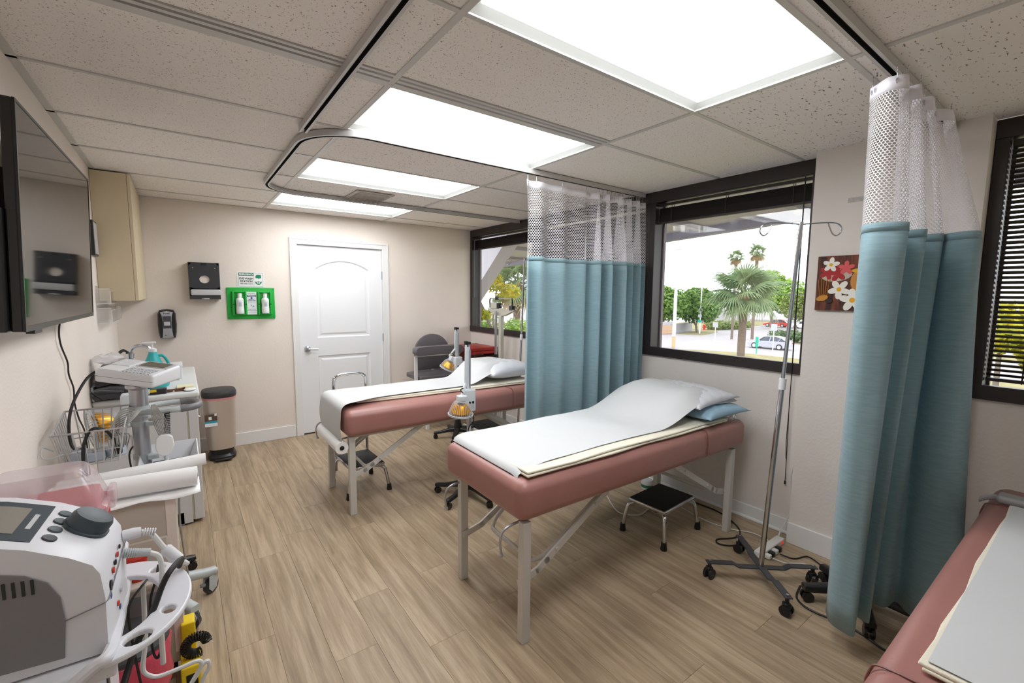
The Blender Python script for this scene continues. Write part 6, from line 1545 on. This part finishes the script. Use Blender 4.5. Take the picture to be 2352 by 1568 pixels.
# cars
mat('car_glass', (56, 66, 76), .1); mat('tyre', (30, 30, 32), .8); mat('rim', (190, 192, 196), .35, metal=.6); mat('lamp_red', (170, 40, 40), .3); mat('lamp_clear', (230, 232, 236), .2)
for nme, c_ in (('car_silver', (166, 167, 178)), ('car_red', (206, 62, 50)), ('car_white', (236, 236, 238)), ('car_orange', (226, 134, 52)), ('car_grey', (120, 124, 132))): mat(nme, c_, .25, coat=.6)
def car(name, loc, rz, paint, label):
    t = thing(name, loc, label, 'car', rz, 'cars outside')
    low = [(2.12, .30), (2.15, .55), (2.02, .68), (1.2, .84), (.95, .88), (-1.55, .95), (-2.05, .92), (-2.13, .7), (-2.10, .32), (-1.75, .22), (1.8, .22)]
    m_ = MB(); rs = []
    for y, s_ in ((-.86, .93), (-.80, 1), (.80, 1), (.86, .93)): rs.append([(x*(.985 if s_ < 1 else 1), y, .5+(z-.5)*s_) for x, z in low])
    m_.rings(rs).build('body', paint, t, smooth=40)
    cab = [(1.12, .84), (.42, 1.36), (.1, 1.44), (-.8, 1.45), (-1.45, 1.30), (-2.0, .93)]
    m_ = MB(); rs = []
    for y, s_ in ((-.80, 0), (-.62, 1), (.62, 1), (.80, 0)): rs.append([(x*(1 if s_ else .99), y, z if s_ else .84+(z-.84)*.02) for x, z in cab])
    m_.rings(rs).build('glasshouse', 'car_glass', t, smooth=30)
    rf = [(.36, 1.385), (.1, 1.452), (-.8, 1.462), (-1.45, 1.315), (-1.40, 1.29), (.3, 1.35)]
    MB().rings([[(x, y, z) for x, z in rf] for y in (-.63, .63)]).build('roof', paint, t, smooth=30)
    for y in (-1, 1):
        for (xa, za, xb, zb) in ((1.12, .86, .38, 1.39), (-.25, .9, -.32, 1.44), (-1.15, .93, -1.35, 1.33), (-2.0, .94, -1.45, 1.31)):
            MB().bar((xa, y*.80, za), (xb, y*.635, zb), .06, .05).build('pillar', paint, t, smooth=0)
        MB().rbox(1.85, y*.55-.2, .56, 2.14, y*.55+.2, .68, .03, 2).build('headlight', 'lamp_clear', t, smooth=50); MB().rbox(-2.14, y*.6-.18, .68, -1.95, y*.6+.2, .84, .03, 2).build('tail_light', 'lamp_red', t, smooth=50)
        MB().rbox(.72, y*.93-.07, .9, .88, y*.93+.07, 1.0, .03, 2).build('mirror', paint, t, smooth=50)
        for x in (1.33, -1.3):
            w_ = MB().lathe([(.2, -.1), (.31, -.1), (.325, -.07), (.325, .07), (.31, .1), (.2, .1)], (x, y*.80, .325), 22, 'y').build('wheel', 'tyre', t); MB().lathe([(.001, 0), (.21, 0), (.2, -.02), (.001, -.02)], (x, y*.905+(.01 if y > 0 else .01), .325), 16, 'y').build('rim', 'rim', w_)
    return t
car('hatchback_car', (51.6, 21.65, G-.08), R(92), 'car_silver', 'silver hatchback on the street right of the palm trunk')
car('parked_car', (92, 38.4, G-.08), R(95), 'car_red', 'red parked car beyond the lawn across the street')
car('parked_car', (92, 33.4, G-.08), R(97), 'car_white', 'white parked car next to the red car')
car('parked_car', (101, 35.6, G-.08), R(140), 'car_grey', 'grey parked car behind the white parked car')
car('parked_car', (66.6, 21.4, G-.08), R(178), 'car_orange', 'orange car behind the parking island bushes')
# walls, poles, signs
mat('peach_wall', (176, 146, 122), .85); mat('grey_wall', (150, 147, 150), .85); mat('pole_white', (228, 228, 230), .5); mat('pole_rust', (190, 160, 120), .6); mat('sign_teal', (20, 160, 132), .5); mat('sign_back', (170, 174, 180), .5); mat('hydrant_red', (200, 50, 44), .5)
tag(MB().bar((54.8, 40.6, G+.6), (59.3, 39.4, G+.6), .3, 1.3).build('garden_wall', 'peach_wall', smooth=0), 'low peach wall at the left of the palm view', 'wall')
tag(MB().bar((59.4, 39.6, G+.65), (68.5, 42.0, G+.65), .3, 1.45).build('garden_wall', 'grey_wall', smooth=0), 'low grey wall below the green trees', 'wall')
tag(MB().bar((57.6, 40.3, G+1.5), (60.2, 39.7, G+1.5), .2, .5).build('wall_sign', 'ext_white', smooth=0), 'long white board above the peach wall', 'sign')
tag(MB().box(92, 47, G, 99, 56, G+3.2).build('house', 'ext_white', smooth=0), 'white building partly hidden behind the big palm', 'building')
t = thing('lamp_post', (42.8, 28.1, G-.05), 'thick white light pole at the left of the palm view', 'lamp post')
MB().cyl((0, 0, 0), (0, 0, 1.3), .2, .19, 14).build('pole_foot', 'pole_rust', t); MB().cyl((0, 0, 1.3), (.0, 0, 11), .19, .13, 14).build('pole', 'pole_white', t)
MB().rbox(-.25, -.5, 10.9, .25, .5, 11.05, .05, 2).build('lantern', 'pole_white', t, smooth=50)
t = thing('street_lamp', (63.3, 37.3, G-.02), 'slim street lamp with stop sign back and green name sign', 'street lamp')
MB().cyl((0, 0, 0), (0, 0, 8.6), .1, .06, 10).build('pole', 'pole_white', t); MB().tube([(0, 0, 8.5), (0, -1.6, 8.6)], .03, 6).build('arm', 'pole_white', t)
MB().prism([(.42*cos(R(a+22.5)), 3.6+.42*sin(R(a+22.5))) for a in range(0, 360, 45)], -.16, -.12, 'x').build('sign_plate', 'sign_back', t, smooth=0); MB().box(-.16, -.3, 2.5, -.12, .3, 2.95).build('sign_plate', 'sign_back', t, smooth=0); MB().box(-.17, -.25, 1.7, -.12, .3, 2.15).build('name_plate', 'sign_teal', t, smooth=0)
t = thing('sign_post', (49.5, 27, G-.02), 'thin white sign post left of the palm trunk', 'sign post'); MB().cyl((0, 0, 0), (0, 0, 2.6), .05, n=8).build('post', 'pole_white', t); MB().box(-.06, -.32, 2.1, -.02, .32, 2.7).build('plate', 'ext_white', t, smooth=0)
t = thing('sign_post', (48.7, 20.05, G-.02), 'thin grey sign post in front of the silver car', 'sign post'); MB().cyl((0, 0, 0), (0, 0, 2.9), .05, n=8).build('post', 'pole_white', t); MB().box(-.06, -.3, 2.2, -.02, .3, 2.9).build('plate', 'sign_back', t, smooth=0)
t = thing('sign_post', (44.9, 19.96, G-.02), 'short teal marker post on the grass before the silver car', 'sign post'); MB().cyl((0, 0, 0), (0, 0, 1.0), .05, n=8).build('post', 'sign_teal', t); MB().rbox(-.05, -.14, .7, .05, .14, 1.75, .03, 2).build('blade', 'sign_teal', t, smooth=0)
t = thing('sign_post', (45.5, 31.8, G-.05), 'short white post left of the thick light pole', 'sign post'); MB().cyl((0, 0, 0), (0, 0, 2.1), .05, n=8).build('post', 'pole_white', t); MB().box(-.06, -.05, 1.9, -.02, .3, 2.1).build('plate', 'ext_white', t, smooth=0)
t = thing('fire_hydrant', (70.8, 41.0, G-.02), 'small red fire hydrant beside the hedge', 'hydrant'); MB().lathe([(.25, 0), (.22, .1), (.18, .12), (.18, .7), (.24, .72), (.2, .9), (.05, 1.0)], (0,0,0), 12).build('barrel', 'hydrant_red', t); MB().cyl((0, -.35, .5), (0, .35, .5), .1, n=8).build('nozzles', 'hydrant_red', t)
for k, z in enumerate((4.6, 3.5, 2.2)):
    tag(MB().tube(bez([(66, 60, z), (67, 36, z-.35), (70, 8, z)], 8), .025, 5).build('power_line', 'dark_grey'), ('top', 'middle', 'lowest')[k]+' overhead power line across the street', 'power line')

for k, (x, y) in enumerate(((66, 60), (70, 8))):
    t = thing('utility_pole', (x, y, G-.05), ('left', 'right')[k]+' utility pole carrying the overhead power lines', 'utility pole')
    MB().cyl((0, 0, 0), (0, 0, 9.6), .16, .11, 10).build('pole', 'grey_bark', t); MB().bar((-.9, 0, 8.7), (.9, 0, 8.7), .1, .12).build('crossarm', 'grey_bark', t)
